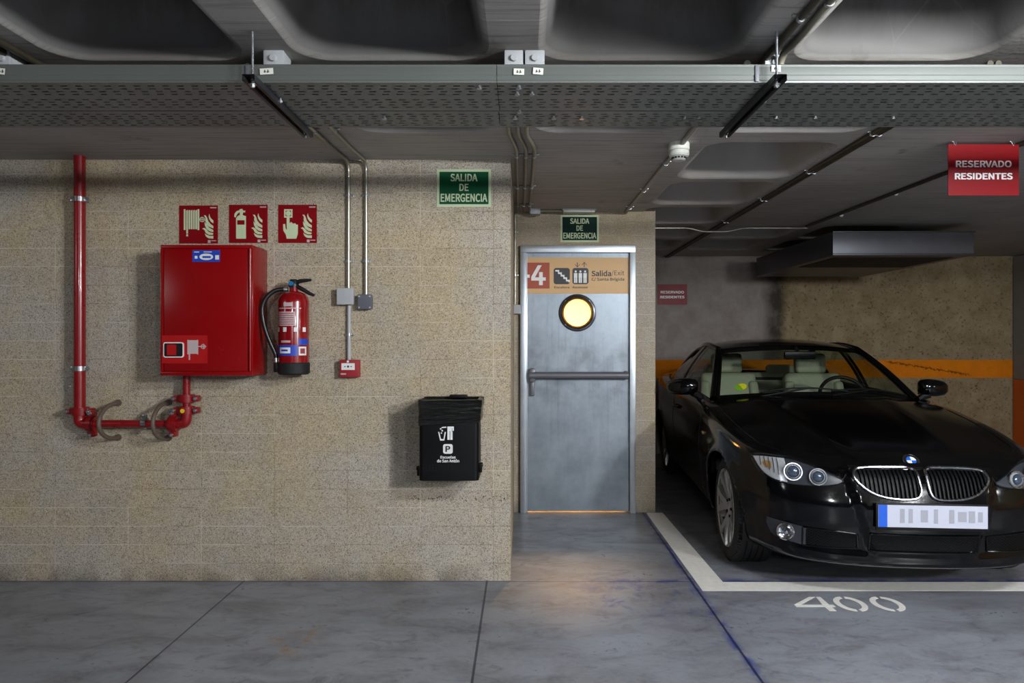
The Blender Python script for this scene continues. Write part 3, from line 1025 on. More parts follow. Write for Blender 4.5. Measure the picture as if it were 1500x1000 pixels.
reserved_sign(963.0, 416.3, 1006.4, 446.2, YB, 'small red reserved for residents sign on the back wall', False)

# ================================================================== hose reel cabinet
YF = 3.655
cx0, cx1 = W(235, 0, YF).x, W(370, 0, YF).x
cz0, cz1 = W(0, 550, YF).z, W(0, 358.5, YF).z
hc = thing('hose_cabinet', ((cx0 + cx1) / 2, YW, cz0), 'large red hose reel cabinet hung on the block wall', 'fire hose cabinet')
b = MB()
b.box(((cx0 + cx1) / 2, (YF + 0.006 + YW) / 2, (cz0 + cz1) / 2), (cx1 - cx0, YW - YF - 0.006, cz1 - cz0), 0.005)
b.box(((cx0 + cx1) / 2, YF + 0.004, cz1 - 0.009), (cx1 - cx0, 0.010, 0.018), 0.003)
b.box(((cx0 + cx1) / 2, YF + 0.004, cz0 + 0.010), (cx1 - cx0, 0.010, 0.020), 0.003)
b.box((cx0 + 0.008, YF + 0.004, (cz0 + cz1) / 2), (0.016, 0.010, cz1 - cz0 - 0.040), 0.003)
b.build('body', M['red'], hc)
b = MB()
dx1 = W(363, 0, YF).x
b.box(((cx0 + 0.020 + dx1) / 2, YF + 0.003, (cz0 + cz1) / 2 + 0.001), (dx1 - cx0 - 0.020, 0.012, cz1 - cz0 - 0.046), 0.004)
cdoor = b.build('cabinet_door', M['red'], hc)
b = MB()
b.cyl((W(366.5, 0, YF).x, YF - 0.001, cz0 + 0.025), (W(366.5, 0, YF).x, YF - 0.001, cz1 - 0.022), 0.0075, 14)
b.build('hinge_rod', M['red'], hc)
yk = YF - 0.0032
b = MB()
rect_px(b, 237, 491, 304, 532, yk, 0.0008)
stk = b.build('hose_sticker', M['redsticker'], cdoor, smooth=None)
b = MB()
rect_px(b, 276, 498, 289, 518, yk - 0.001, 0.0006)
rect_px(b, 274.5, 497.5, 276, 519, yk - 0.001, 0.0006)
rect_px(b, 289, 497.5, 290.4, 519, yk - 0.001, 0.0006)
rect_px(b, 276.4, 518, 278.6, 527, yk - 0.001, 0.0006)
rect_px(b, 290.4, 506.6, 302, 508, yk - 0.001, 0.0006)
c_ = W(298.2, 507.4, YF)
b.lathe([(0.009, 0), (0.013, 0)], 20, toY(c_, yk - 0.0012))
rect_px(b, 297.6, 503.6, 298.8, 511.2, yk - 0.002, 0.0006)
b.build('hose_pictogram', M['greytext'], stk, smooth=None)
b = MB()
p0, p1 = W(240.4, 523.5, YF), W(270.4, 501, YF)
b.prism(rrect(p1.x - p0.x, p1.z - p0.z, 0.012), 0.006, face_mat(((p0.x + p1.x) / 2, yk - 0.0005, (p0.z + p1.z) / 2)))
lt = b.build('latch_rim', M['white'], cdoor)
b = MB()
b.prism(rrect(p1.x - p0.x - 0.012, p1.z - p0.z - 0.012, 0.008), 0.007, face_mat(((p0.x + p1.x) / 2, yk - 0.0005, (p0.z + p1.z) / 2)))
b.build('latch_recess', M['black'], lt)
b = MB()
rect_px(b, 245.5, 504.5, 258.5, 520, yk - 0.006, 0.008)
b.build('latch_button', M['redsticker'], lt)
def service_sticker(mb_parent, x0, y0, x1, y1, Y, surf):
    b = MB()
    rect_px(b, x0, y0, x1, y1, surf, 0.0006)
    s1 = b.build('service_sticker', M['blue'], mb_parent, smooth=None)
    b = MB()
    w_, h_ = x1 - x0, y1 - y0
    a, c2 = W(x0 + 0.26 * w_, y1, Y), W(x0 + 0.76 * w_, y0, Y)
    rx, rz = (c2.x - a.x) / 2, (c2.z - a.z) * 0.28
    b.prism([(rx * math.cos(t), rz * math.sin(t)) for t in [2 * math.pi * k / 28 for k in range(28)]], 0.0004, face_mat(((a.x + c2.x) / 2, surf - 0.0008, (a.z + c2.z) / 2 - rz * 0.25)))
    rect_px(b, x0 + 0.06 * w_, y0 + 0.12 * h_, x0 + 0.24 * w_, y0 + 0.19 * h_, surf - 0.0007, 0.0004)
    rect_px(b, x0 + 0.40 * w_, y0 + 0.12 * h_, x0 + 0.70 * w_, y0 + 0.18 * h_, surf - 0.0007, 0.0004)
    rect_px(b, x0 + 0.82 * w_, y0 + 0.42 * h_, x0 + 0.96 * w_, y0 + 0.80 * h_, surf - 0.0007, 0.0004)
    rect_px(b, x0 + 0.08 * w_, y0 + 0.48 * h_, x0 + 0.18 * w_, y0 + 0.72 * h_, surf - 0.0007, 0.0004)
    b.build('sticker_print', M['white'], s1, smooth=None)
    b = MB()
    rect_px(b, x0 + 0.36 * w_, y0 + 0.50 * h_, x0 + 0.66 * w_, y0 + 0.66 * h_, surf - 0.0014, 0.0003)
    b.build('sticker_oval_print', M['blue'], s1, smooth=None)
service_sticker(cdoor, 282, 366.3, 322.5, 383.6, YF, yk)

# ================================================================== red fire main
YP = 3.80
fp = thing('fire_pipe', (W(116.5, 0, YP).x, YW, W(0, 621, YP).z), 'red fire main pipe from ceiling down and across to the hose cabinet', 'pipe')
xr, zh = W(116.8, 0, YP).x, W(0, 620.5, YP).z
xv = W(273.3, 0, YP).x
R0, R1 = 0.029, 0.024
b = MB()
b.cyl((xr, YP, ZC), (xr, YP, W(0, 604, YP).z), R0, 24)
b.build('riser', M['redpipe'], fp)
b = MB()
b.cyl((W(128, 0, YP).x, YP, zh), (W(258, 0, YP).x, YP, zh), R1 - 0.002, 20)
b.build('branch_pipe', M['redpipe'], fp)
b = MB()
b.cyl((xv, YP, cz0 - 0.0008), (xv, YP, W(0, 604, YP).z), R1 - 0.004, 20)
b.build('feed_pipe', M['redpipe'], fp)
zt_ = W(0, 603, YP).z
b = MB()
xe = W(134, 0, YP).x
b.tube(bez((xr, YP, zt_), (xr, YP, zh + 0.0), (xr, YP, zh), (xe, YP, zh), 14), R0 + 0.003, 20)
b.build('elbow', M['redpipe'], fp)
b = MB()
b.tube(bez((xv, YP, zt_), (xv, YP, zh), (xv, YP, zh), (W(256, 0, YP).x, YP, zh), 14), R1 + 0.004, 20)
b.build('elbow', M['redpipe'], fp)
def coupling(px, py, vertical_pipe, dot=False):
    p = W(px, py, YP)
    ax = Vector((0, 0, 1)) if vertical_pipe else Vector((1, 0, 0))
    sd = Vector((1, 0, 0)) if vertical_pipe else Vector((0, 0, 1))
    b = MB()
    b.cyl(p - ax * 0.022, p + ax * 0.022, 0.043, 24)
    b.cyl(p - ax * 0.013, p + ax * 0.013, 0.048, 24)
    for s_ in (-1, 1):
        q = p + sd * s_ * 0.055
        b.box(q, (0.034 if vertical_pipe else 0.036, 0.044, 0.036 if vertical_pipe else 0.034), 0.008)
    o = b.build('coupling', M['redpipe'], fp)
    for s_ in (-1, 1):
        q = p + sd * s_ * 0.060
        MB().cyl(q + Vector((0, -0.034, 0)), q + Vector((0, -0.020, 0)), 0.0105, 6).cyl(q + Vector((0, -0.044, 0)), q + Vector((0, 0.03, 0)), 0.0048, 10).build('bolt', M['zinc'], o)
    if dot:
        MB().cyl(p + Vector((0, -0.046, 0)), p + Vector((0, -0.0495, 0)), 0.012, 16).build('paint_dot', M['yellow'], o)
coupling(118.2, 602, True)
coupling(135.5, 620.5, False)
coupling(254.5, 620.5, False)
coupling(273.4, 600.5, True, True)
coupling(273.4, 583.2, True)
def pipe_clamp(p, r, vertical):
    ax = Vector((0, 0, 1)) if vertical else Vector((1, 0, 0))
    sd = Vector((1, 0, 0)) if vertical else Vector((0, 0, 1))
    b = MB()
    b.cyl(p - ax * 0.013, p + ax * 0.013, r + 0.004, 24)
    for s_ in (-1, 1):
        b.box(p + sd * s_ * (r + 0.011), (0.02 if vertical else 0.024, 0.016, 0.024 if vertical else 0.02), 0.003)
    b.cyl(p + Vector((0, r, 0)), (p.x, YW - 0.0006, p.z), 0.006, 10)
    b.build('pipe_clamp', M['zinc'], fp)
pipe_clamp(W(116.8, 292, YP), R0, True)
pipe_clamp(W(116.8, 539.5, YP), R0, True)
pipe_clamp(W(212, 618.5, YP), R1 - 0.002, False)

def hoop(px, z0, z1, d, label):
    x = W(px, 0, YW).x
    zc, rz = (z0 + z1) / 2, (z1 - z0) / 2
    h = thing('pipe_guard_hoop', (x, YW, zc), label, 'pipe guard', 'brown hoops guarding the red pipe')
    pts = [(x, YW, zc + rz)] + [(x + 0.0, YW - 0.02 - d * math.sin(math.pi * k / 24), zc + rz * math.cos(math.pi * k / 24)) for k in range(25)] + [(x, YW, zc - rz)]
    MB().tube(pts, 0.0115, 14).build('bar', M['hoop'], h)
    for z in (zc + rz, zc - rz):
        MB().cyl((x, YW - 0.008, z), (x, YW, z), 0.019, 18).build('foot', M['hoop'], h)
hoop(173.5, 0.812, 1.008, 0.16, 'brown bent hoop over the red pipe, nearer the riser')
hoop(247.5, 0.810, 1.010, 0.15, 'brown bent hoop over the red pipe, below the hose cabinet')

# ================================================================== fire extinguisher
YE = 3.765
ex = W(430.5, 0, YE).x
ez0, ezs = W(0, 548, YE).z, W(0, 438, YE).z
R = 0.0815
fx = thing('fire_extinguisher', (ex, YE, ez0), 'red fire extinguisher with black hose hanging beside the hose cabinet', 'fire extinguisher')
up = Matrix.Translation((ex, YE, 0))
b = MB()
prof = [(0.001, ez0 + 0.01), (R, ez0 + 0.012), (R, ezs - 0.02)]
for k in range(1, 9):
    a = math.pi / 2 * k / 8
    prof.append((0.024 + (R - 0.024) * math.cos(a), ezs - 0.02 + 0.062 * math.sin(a)))
prof += [(0.022, ezs + 0.062), (0.001, ezs + 0.062)]
b.lathe(prof, 48, up)
cyl_ = b.build('cylinder', M['redcyl'], fx)
b = MB()
zb = W(0, 530.5, YE).z
b.lathe([(0.001, ez0), (R - 0.004, ez0), (R + 0.003, ez0 + 0.008), (R + 0.004, zb - 0.004), (R + 0.001, zb)], 48, up)
b.build('base_boot', M['matblack'], fx)
zn = ezs + 0.062
b = MB()
b.cyl((ex, YE, ezs + 0.04), (ex, YE, zn + 0.012), 0.020, 20)
b.cyl((ex, YE, zn + 0.008), (ex, YE, zn + 0.020), 0.026, 20)
b.box((ex, YE, zn + 0.030), (0.036, 0.034, 0.036), 0.006)
val = b.build('valve', M['black'], fx)
b = MB()
pq = W(429.5, 424, YE)
b.cyl((ex - 0.006, YE - 0.018, zn + 0.022), (ex - 0.006, YE - 0.036, zn + 0.022), 0.0125, 18)
b.build('pressure_gauge', simple('gauge_blue', (30, 110, 160), 0.4), val)
def lever(p):
    b = MB()
    b.tube(p, [0.011, 0.012, 0.012, 0.010, 0.007], 10)
    return b
A = W(423, 421, YE)
lever([W(424, 420, YE), W(432, 414.5, YE), W(440, 411.5, YE), W(449, 410.5, YE), W(456, 410, YE)]).build('lever', M['black'], fx)
lever([W(428, 423, YE), W(437, 420.5, YE), W(444, 424, YE), W(453, 429.5, YE), W(460.5, 432.5, YE)]).build('carry_handle', M['black'], fx)
b = MB()
hp = [W(422, 424, YE), W(414, 423.5, YE - 0.01), W(402, 426, YE - 0.02), W(391, 435, YE - 0.03), W(384.5, 449, YE - 0.035), W(385, 466, YE - 0.035), W(389.5, 485, YE - 0.035), W(396.5, 503, YE - 0.03), W(404, 520, YE - 0.02), W(404.5, 528, YE - 0.02)]
sm = []
for i in range(len(hp) - 1):
    p0_, p1_, p2_, p3_ = hp[max(0, i - 1)], hp[i], hp[i + 1], hp[min(len(hp) - 1, i + 2)]
    for k in range(6):
        t = k / 6
        sm.append(0.5 * (2 * p1_ + (p2_ - p0_) * t + (2 * p0_ - 5 * p1_ + 4 * p2_ - p3_) * t * t + (3 * p1_ - p0_ - 3 * p2_ + p3_) * t ** 3))
sm.append(hp[-1])
b.tube(sm, 0.0118, 14)
hose = b.build('hose', M['blackgloss'], fx)
b = MB()
b.cyl(W(404.2, 524, YE - 0.02), W(404.6, 531.5, YE - 0.02), 0.0135, 14)
b.build('hose_ferrule', M['zinc'], hose)
b = MB()
b.cyl(W(415.5, 423.6, YE - 0.008), W(421, 423.6, YE - 0.002), 0.0135, 14)
b.build('hose_collar', M['zinc'], hose)
b = MB()
b.cyl(W(404.8, 530, YE - 0.02), W(406.5, 544, YE - 0.01), 0.015, 16, r2=0.019)
b.box(W(409, 537, YE - 0.005), (0.05, 0.05, 0.055), 0.008)
b.build('nozzle_holder', M['black'], fx)
b = MB()
b.box((ex, (YE + R + YW) / 2 - 0.01, ezs), (0.04, YW - YE - R + 0.03, 0.05), 0.004)
b.build('wall_bracket', M['black'], fx)
def wrap(name, a0, a1, py0, py1, mat, parent, lift=0.0008):
    """label bent round the cylinder; angles in degrees from straight ahead, + to the right"""
    z1, z0 = W(0, py0, YE).z, W(0, py1, YE).z
    P = []
    for z in (z0, z1):
        P.append([Vector((ex + (R + lift) * math.sin(math.radians(a0 + (a1 - a0) * k / 12)), YE - (R + lift) * math.cos(math.radians(a0 + (a1 - a0) * k / 12)), z)) for k in range(13)])
    MB().grid(P).build(name, mat, parent, world=True)
lab = M['greytext']
wrap('maker_panel', -22, 12, 444.0, 449.5, lab, cyl_)
wrap('heading_line', -50, 45, 451.5, 453.0, lab, cyl_)
wrap('instruction_panel', -52, 22, 457.0, 477.5, lab, cyl_)
M['labelline'] = simple('label_red_print', (150, 60, 70), 0.5)
for k in range(6):
    wrap('instruction_line', -48, 18, 459.0 + 3.1 * k, 460.1 + 3.1 * k, M['labelline'], cyl_, 0.0016)
for a in (-56, -18, 24, 58):
    wrap('pictogram_panel', a - 6, a + 9, 479.5, 486.0, M['white'], cyl_)
wrap('spec_line', -34, 6, 498.5, 501.5, lab, cyl_)
wrap('spec_panel_blue', 36, 80, 496.0, 505.0, M['blue'], cyl_)
wrap('service_sticker', -66, 33, 505.0, 520.5, M['blue'], cyl_)
wrap('sticker_oval', -42, 6, 508.5, 517.0, M['white'], cyl_, 0.0016)
wrap('sticker_oval_print', -32, -4, 511.5, 514.0, M['blue'], cyl_, 0.0022)
wrap('inspection_panel', 36, 70, 507.5, 520.0, M['white'], cyl_)
wrap('inspection_mark', 42, 62, 510.0, 517.5, M['labelline'], cyl_, 0.0016)

# ================================================================== conduits and boxes on the wall
def saddle(p, r, axis, parent, normal=(0, 1, 0)):
    p, nrm = Vector(p), Vector(normal)
    ax = Vector(axis)
    sd = ax.cross(nrm).normalized()
    b = MB()
    b.cyl(p - ax * 0.006, p + ax * 0.006, r + 0.003, 16)
    s = Vector((abs(sd.x), abs(sd.y), abs(sd.z))) * 0.018 + Vector((abs(ax.x), abs(ax.y), abs(ax.z))) * 0.012 + Vector((abs(nrm.x), abs(nrm.y), abs(nrm.z))) * 0.006
    for s_ in (-1, 1):
        b.box(p + sd * s_ * (r + 0.008) + nrm * r * 0.8, s, 0.001)
    b.build('saddle', M['zinc'], parent)

def wall_conduit(name, path, r, mat, label, group, saddles=(), rr=0.06):
    c = thing(name, path[-1], label, 'conduit', group)
    MB().tube(round_path(path, rr, 6), r, 14).build('tube', mat, c)
    for p, ax, nrm in saddles:
        saddle(p, r, ax, c, nrm)
    return c
yq = YW - 0.013
x1 = W(510.5, 0, yq).x
x2 = W(536.2, 0, yq).x
zq = ZC - 0.013
wall_conduit('metal_conduit', [(-1.015, 2.52, zq), (-1.00, 3.55, zq), (x1, yq, zq), (x1, yq, W(0, 425, yq).z)], 0.0105, M['galv'],
             'bright metal conduit running down the wall to the light grey box', 'conduits on the block wall',
             [((x1, yq, W(0, y_, yq).z), (0, 0, 1), (0, 1, 0)) for y_ in (286, 382.5)] + [((-1.005, 3.3, zq), (0, 1, 0), (0, 0, 1))])
wall_conduit('metal_conduit', [(-0.915, 2.52, zq), (-0.905, 3.60, zq), (x2, yq, zq), (x2, yq, W(0, 435, yq).z)], 0.0105, M['galv'],
             'yellowish metal conduit running down the wall to the dark grey box', 'conduits on the block wall',
             [((x2, yq, W(0, y_, yq).z), (0, 0, 1), (0, 1, 0)) for y_ in (286, 382.5)] + [((-0.908, 3.3, zq), (0, 1, 0), (0, 0, 1))])
wall_conduit('plastic_conduit', [(W(511.3, 0, yq).x, yq, W(0, 440, yq).z), (W(511.3, 0, yq).x, yq, W(0, 530, yq).z)], 0.0105, M['greybox'],
             'grey plastic conduit between light grey box and red call point', 'conduits on the block wall', [((W(511.3, 0, yq).x, yq, W(0, 490, yq).z), (0, 0, 1), (0, 1, 0))])

def wall_box(x0, y0, x1_, y1_, d, mat, Y, label, screws=False, name='junction_box'):
    Yf = Y - d
    p0, p1 = W(x0, y1_, Yf), W(x1_, y0, Yf)
    cx, cz = (p0.x + p1.x) / 2, (p0.z + p1.z) / 2
    r = thing(name, (cx, Y, cz), label, 'junction box')
    MB().box((cx, Y - d / 2 + 0.008, cz), (p1.x - p0.x - 0.004, d - 0.016, p1.z - p0.z - 0.004), 0.006).build('box', mat, r)
    MB().box((cx, Yf + 0.008, cz), (p1.x - p0.x, 0.016, p1.z - p0.z), 0.006, seg=3).build('lid', mat, r)
    if screws:
        for sx_ in (-1, 1):
            for sz_ in (-1, 1):
                q = Vector((cx + sx_ * ((p1.x - p0.x) / 2 - 0.011), Yf, cz + sz_ * ((p1.z - p0.z) / 2 - 0.011)))
                MB().cyl(q, q + Vector((0, -0.003, 0)), 0.005, 10).build('screw', M['greybox'], r)
    return r
wall_box(492.7, 421.5, 517.3, 446, 0.05, M['greybox'], YW, 'light grey square junction box on the block wall')
wall_box(523.2, 431, 544.6, 453, 0.045, M['dgreybox'], YW, 'dark grey square junction box with corner screws on the block wall', True)
Yf = YW - 0.048
p0, p1 = W(497.3, 552.5, Yf), W(525.5, 527, Yf)
cpx, cpz = (p0.x + p1.x) / 2, (p0.z + p1.z) / 2
cp = thing('fire_call_point', (cpx, YW, cpz), 'small red manual fire call point below the grey conduit', 'fire alarm button')
MB().box((cpx, (Yf + YW) / 2, cpz), (p1.x - p0.x, YW - Yf, p1.z - p0.z), 0.005).build('housing', M['callred'], cp)
b = MB(); rect_px(b, 500.2, 531.8, 519.6, 541.6, Yf, 0.002)
pnl = b.build('break_panel', M['white'], cp)
b = MB()
b.lathe([(0.0003, 0), (0.006, 0)], 16, toY(W(510, 536.7, Yf), Yf - 0.0025))
for x0, xt in ((504.5, 507.4), (515.5, 512.6)):
    a, c2 = W(x0, 536.7, Yf), W(xt, 536.7, Yf)
    b.prism([(a.x, a.z + 0.004), (a.x, a.z - 0.004), (c2.x, c2.z)] if xt > x0 else [(a.x, a.z - 0.004), (a.x, a.z + 0.004), (c2.x, c2.z)], 0.0005, face_mat((0, Yf - 0.0022, 0)))
b.build('press_mark', M['ink'], pnl, smooth=None)
b = MB()
rect_px(b, 499, 546.5, 507, 548.5, Yf, 0.001)
b.build('small_lettering', M['greytext'], cp, smooth=None)
b = MB()
b.lathe([(0.0003, 0.002), (0.006, 0.002), (0.007, 0)], 16, toY(W(509.5, 529.3, Yf), Yf))
b.build('key_hole', M['white'], cp)

# conduit beside the door, with its box
xg = W(754.5, 0, YD - 0.012).x
wall_conduit('metal_conduit', [(xg, YD - 0.012, ZC - 0.02), (xg, YD - 0.012, W(0, 447, YD).z)], 0.009, M['galv'],
             'thin metal conduit running down beside the door frame', 'conduits by the steel door', [((xg, YD - 0.012, W(0, y_, YD).z), (0, 0, 1), (0, 1, 0)) for y_ in (340, 403)])
wall_box(751.5, 446, 762.4, 459.5, 0.05, M['greybox'], YD, 'small white box at the door frame, ending the thin conduit')

# ================================================================== litter bin
YI = 3.622
bx0, bx1 = W(613.5, 0, YI).x, W(701, 0, YI).x
bz0, bz1 = W(0, 704, YI).z, W(0, 588, YI).z
bcx = (bx0 + bx1) / 2
lb = thing('litter_bin', (bcx, YW, bz0), 'black metal litter bin with a plastic liner mounted on the block wall', 'litter bin')
def bin_loop(z, grow=0.0, taper=0.0):
    w = (bx1 - bx0) / 2 + grow - taper
    r = 0.022
    y0, y1 = YI - grow, YW - 0.03 + grow
    pts = []
    for (sx_, yy, a0) in ((1, y0 + r, -90), (1, y1 - r, 0), (-1, y1 - r, 90), (-1, y0 + r, 180)):
        for k in range(6):
            a = math.radians(a0 + 90 * k / 5)
            pts.append(Vector((bcx + sx_ * (w - r) + r * math.cos(a), yy + r * math.sin(a), z)))
    return pts
b = MB()
rings = [bin_loop(bz0 + (bz1 - bz0) * k / 8, 0.0, 0.0) for k in range(9)]
b.grid(rings, closed_u=True)
b.add(rings[0], [tuple(range(len(rings[0])))])
inner = [bin_loop(bz1, -0.003), bin_loop(bz0 + 0.02, -0.003)]
b.grid([rings[-1]] + inner, closed_u=True)
b.add(inner[-1], [tuple(range(len(inner[-1])))])
body = b.build('body', M['binblack'], lb)
# folded-over liner, crumpled
t = NT('black_bin_liner')
c = t.coord()
fold = t.noise(t.mapping(c, (4.0, 4.0, 26.0), rot=(0, 0.22, 0)), 3.0, 5, 0.6, 0.8)
t.set(color=lin(7, 7, 8), rough=t.ramp(fold, 0.3, 0.7, 0.12, 0.2), spec=0.5)
t.bump(fold, 0.9, 0.03)
M['liner'] = t.m
zl = W(0, 621.5, YI).z
b = MB()
rows = []
rng = random.Random(3)
for k in range(9):
    f = k / 8
    z = zl + (bz1 + 0.006 - zl) * f
    lp = bin_loop(z, 0.0045 + 0.0015 * math.sin(f * 9))
    out = []
    for i, p in enumerate(lp):
        q = p.copy()
        amp = 0.0045 * (1 - 0.3 * f)
        q.y += amp * math.sin(7.3 * i + 3.1 * k) * 0.5 - 0.002
        q.z += 0.004 * math.sin(1.7 * i + k) + (0.008 * (p.x - bcx) / 0.16 if k == 0 else 0)
        if p.x > bcx + 0.1:                       # the loose corner on the right
            q.x += 0.006 * max(0, math.sin(math.pi * f)) + 0.014 * f * f
        out.append(q)
    rows.append(out)
rows.append(bin_loop(bz1 + 0.010, -0.006))
rows.append(bin_loop(bz1 - 0.03, -0.016))
rows.append(bin_loop(bz1 - 0.16, -0.05))
b.grid(rows, closed_u=True)
b.add(rows[-1], [tuple(range(len(rows[-1])))])
b.build('liner', M['liner'], lb, smooth=60)
b = MB()
q = W(661, 588, YI)
b.box((q.x + 0.02, YW - 0.05, bz1 + 0.012), (0.10, 0.05, 0.02), 0.008)
b.build('hood_tab', M['binblack'], lb)
MB().box((bcx, YW - 0.016, (bz0 + bz1) / 2), (0.24, 0.032, 0.34), 0.004).build('mounting_plate', M['binblack'], lb)
for sg in (-1, 1):
    b = MB()
    xx = bx0 - 0.008 if sg < 0 else bx1 + 0.008
    zz = W(0, 692 if sg < 0 else 687, YI).z
    b.box((xx, YI + 0.05, zz), (0.016, 0.03, 0.05), 0.004)
    b.box((xx + sg * 0.006, YI + 0.05, zz + 0.015), (0.012, 0.02, 0.022), 0.003)
    b.build('side_latch', M['binblack'], lb)
ys_ = YI - 0.0012
b = MB()
def poly_px(mb, pts, Y, surf, d=0.0005):
    q = [W(x, y, Y) for x, y in pts]
    mb.prism([(v.x, v.z) for v in q], d, face_mat((0, surf, 0)))
Z6 = lambda pts: [(560 + x / 5.555, 560 + y / 5.555) for x, y in pts]
poly_px(b, Z6([(454, 402), (464, 402), (478, 460), (498, 460), (508, 402), (518, 402), (505, 472), (471, 472)]), YI, ys_)
for x, y, r in ((476, 377, 7), (488, 392, 7), (481, 411, 6)):
    b.lathe([(0.0003, 0), (r / 5.555 / 273.6, 0)], 14, toY(W(560 + x / 5.555, 560 + y / 5.555, YI), ys_ - 0.0005))
poly_px(b, Z6([(483, 362), (520, 358), (522, 368), (483, 371)]), YI, ys_)
poly_px(b, Z6([(530, 358), (583, 358), (583, 392), (572, 392), (572, 466), (552, 466), (530, 466)]), YI, ys_)
b.build('pictogram', M['white'], body, smooth=None)
b = MB()
poly_px(b, Z6([(549, 395), (553, 395), (553, 466), (549, 466)]), YI, ys_ - 0.0008)
poly_px(b, Z6([(567, 372), (570, 372), (570, 400), (567, 400)]), YI, ys_ - 0.0008)
b.build('pictogram_gap', M['binblack'], body, smooth=None)
b = MB()
pc0 = W(560 + 534 / 5.555, 560 + 540 / 5.555, YI)
b.prism(rrect(0.051, 0.051, 0.011), 0.0006, face_mat((pc0.x, ys_, pc0.z)))
b.build('parking_badge', M['white'], body, smooth=None)
b = MB()
add_text(b, 'P', pc0.x, pc0.z, 0.026, 0.033, ys_ - 0.0012, 0.035)
b.build('parking_letter', M['ink'], body, smooth=None)
b = MB()
txt_px(b, 'Escuelas', 645.2, 667.5, 667.0, 671.4, YI, 0.03, ys_ - 0.0004)
txt_px(b, 'de San Antón', 640.2, 672.8, 671.8, 677.0, YI, 0.03, ys_ - 0.0004)
b.build('bin_lettering', M['white'], body, smooth=None)
b = MB()
for r_ in range(3):
    for k in range(18):
        p = W(620 + 4.6 * k, 681.5 + 3.6 * r_, YI)
        b.cyl((p.x, YI - 0.0006, p.z), (p.x, YI + 0.003, p.z), 0.0036, 8)
b.build('drain_holes', simple('hole_black', (2, 2, 2), 0.9), body)

# ================================================================== cable trays and their hangers
def tray(x0, x1, y0, y1, label, group='cable trays under the ceiling'):
    r = thing('cable_tray', ((x0 + x1) / 2, (y0 + y1) / 2, 2.232), label, 'cable tray', group)
    b = MB()
    zb_, zt2 = 2.232, 2.296
    b.box(((x0 + x1) / 2, (y0 + y1) / 2, zb_ + 0.0008), (x1 - x0, y1 - y0 - 0.003, 0.0016))
    b.build('floor_sheet', M['tray'], r, smooth=None)
    b = MB()
    for y_, s_ in ((y0, 1), (y1, -1)):
        # rolled side wall with ribs
        prof = [(0, 0), (-0.001, 0.006), (0.001, 0.010), (0.001, 0.024), (-0.001, 0.028), (-0.001, 0.048), (0.0, 0.054), (-0.002, 0.060), (0.004, 0.064), (0.010, 0.062), (0.010, 0.058), (0.004, 0.056), (0.004, 0.0)]
        P = [[Vector((x, y_ + s_ * a, zb_ + h)) for x in (x0, x1)] for a, h in prof]
        b.grid(P)
    b.build('side_wall', M['traywall'], r, smooth=25)
    return r
M['traywall'] = simple('grey_tray_wall', (86, 90, 86), 0.45, var=0.06, scale=4)
xj = -0.086
ta = tray(-4.6, xj - 0.001, 2.315, 2.596, 'wide grey cable tray over the hose cabinet side, left of the joint')
tb = tray(xj + 0.001, 5.0, 2.315, 2.596, 'wide grey cable tray over the door and car, right of the joint')
tc = tray(-4.6, xj - 0.005, 2.600, 2.796, 'narrow grey cable tray behind the wide one, left of the joint')
td = tray(xj - 0.002, 5.0, 2.600, 2.796, 'narrow grey cable tray behind the wide one, right of the joint')
for tr_, px, py, Y in ((tb, 760, 128, 2.34), (tb, 757.5, 137, 2.40), (tb, 779, 137.5, 2.40), (tb, 761, 161.5, 2.585), (td, 754.5, 170.5, 2.66), (td, 811, 171, 2.66), (td, 852, 171, 2.66), (td, 1003, 169, 2.66), (td, 1024, 169, 2.66),
                      (td, 1137, 170, 2.66), (td, 1194, 170, 2.66), (td, 1308, 170, 2.66), (ta, 702, 128, 2.34), (tc, 563, 172, 2.66)):
    x = W(px, 0, Y).x
    MB().cyl((x, Y, 2.232), (x, Y, 2.222), 0.006, 10).cyl((x, Y, 2.224), (x, Y, 2.2195), 0.0095, 6).build('bolt', M['zinc'], tr_)
for tr_, px in ((ta, 362), (tb, 1109)):
    x = W(px, 0, 2.31).x
    MB().box((x, 2.3115, 2.262), (0.012, 0.004, 0.056), 0.001).build('joint_strip', M['dgreybox'], tr_)
for tr_, px, py, w_, h_, rot in ((ta, 390.5, 104.5, 19.5, 9, -0.06), (tb, 760.2, 105, 15.5, 9, 0.04), (tb, 788.3, 104.2, 15, 9.5, 0.08), (tb, 1137, 100.5, 13.5, 9.5, 0.02), (ta, 2, 104.5, 10, 9, 0.1)):
    p = W(px, py, 2.31)
    o = MB().box(p, (w_ * 0.00231, 0.0012, h_ * 0.00231), rot=(0, rot, 0)).build('paper_tag', M['whiteplastic'], tr_, smooth=None)
    b = MB()
    for dx_, hh in ((-2.6, 4), (1.8, 4.5)):
        b.box(p + Vector((dx_ * 0.00231, -0.0012, 0)), (1.3 * 0.00231, 0.0006, hh * 0.00231), rot=(0, 0.25, 0))
        b.box(p + Vector(((dx_ + 1) * 0.00231, -0.0012, -0.002)), (2.4 * 0.00231, 0.0006, 1 * 0.00231), rot=(0, -0.2, 0))
    b.build('tag_marks', M['ink'], o, smooth=None)

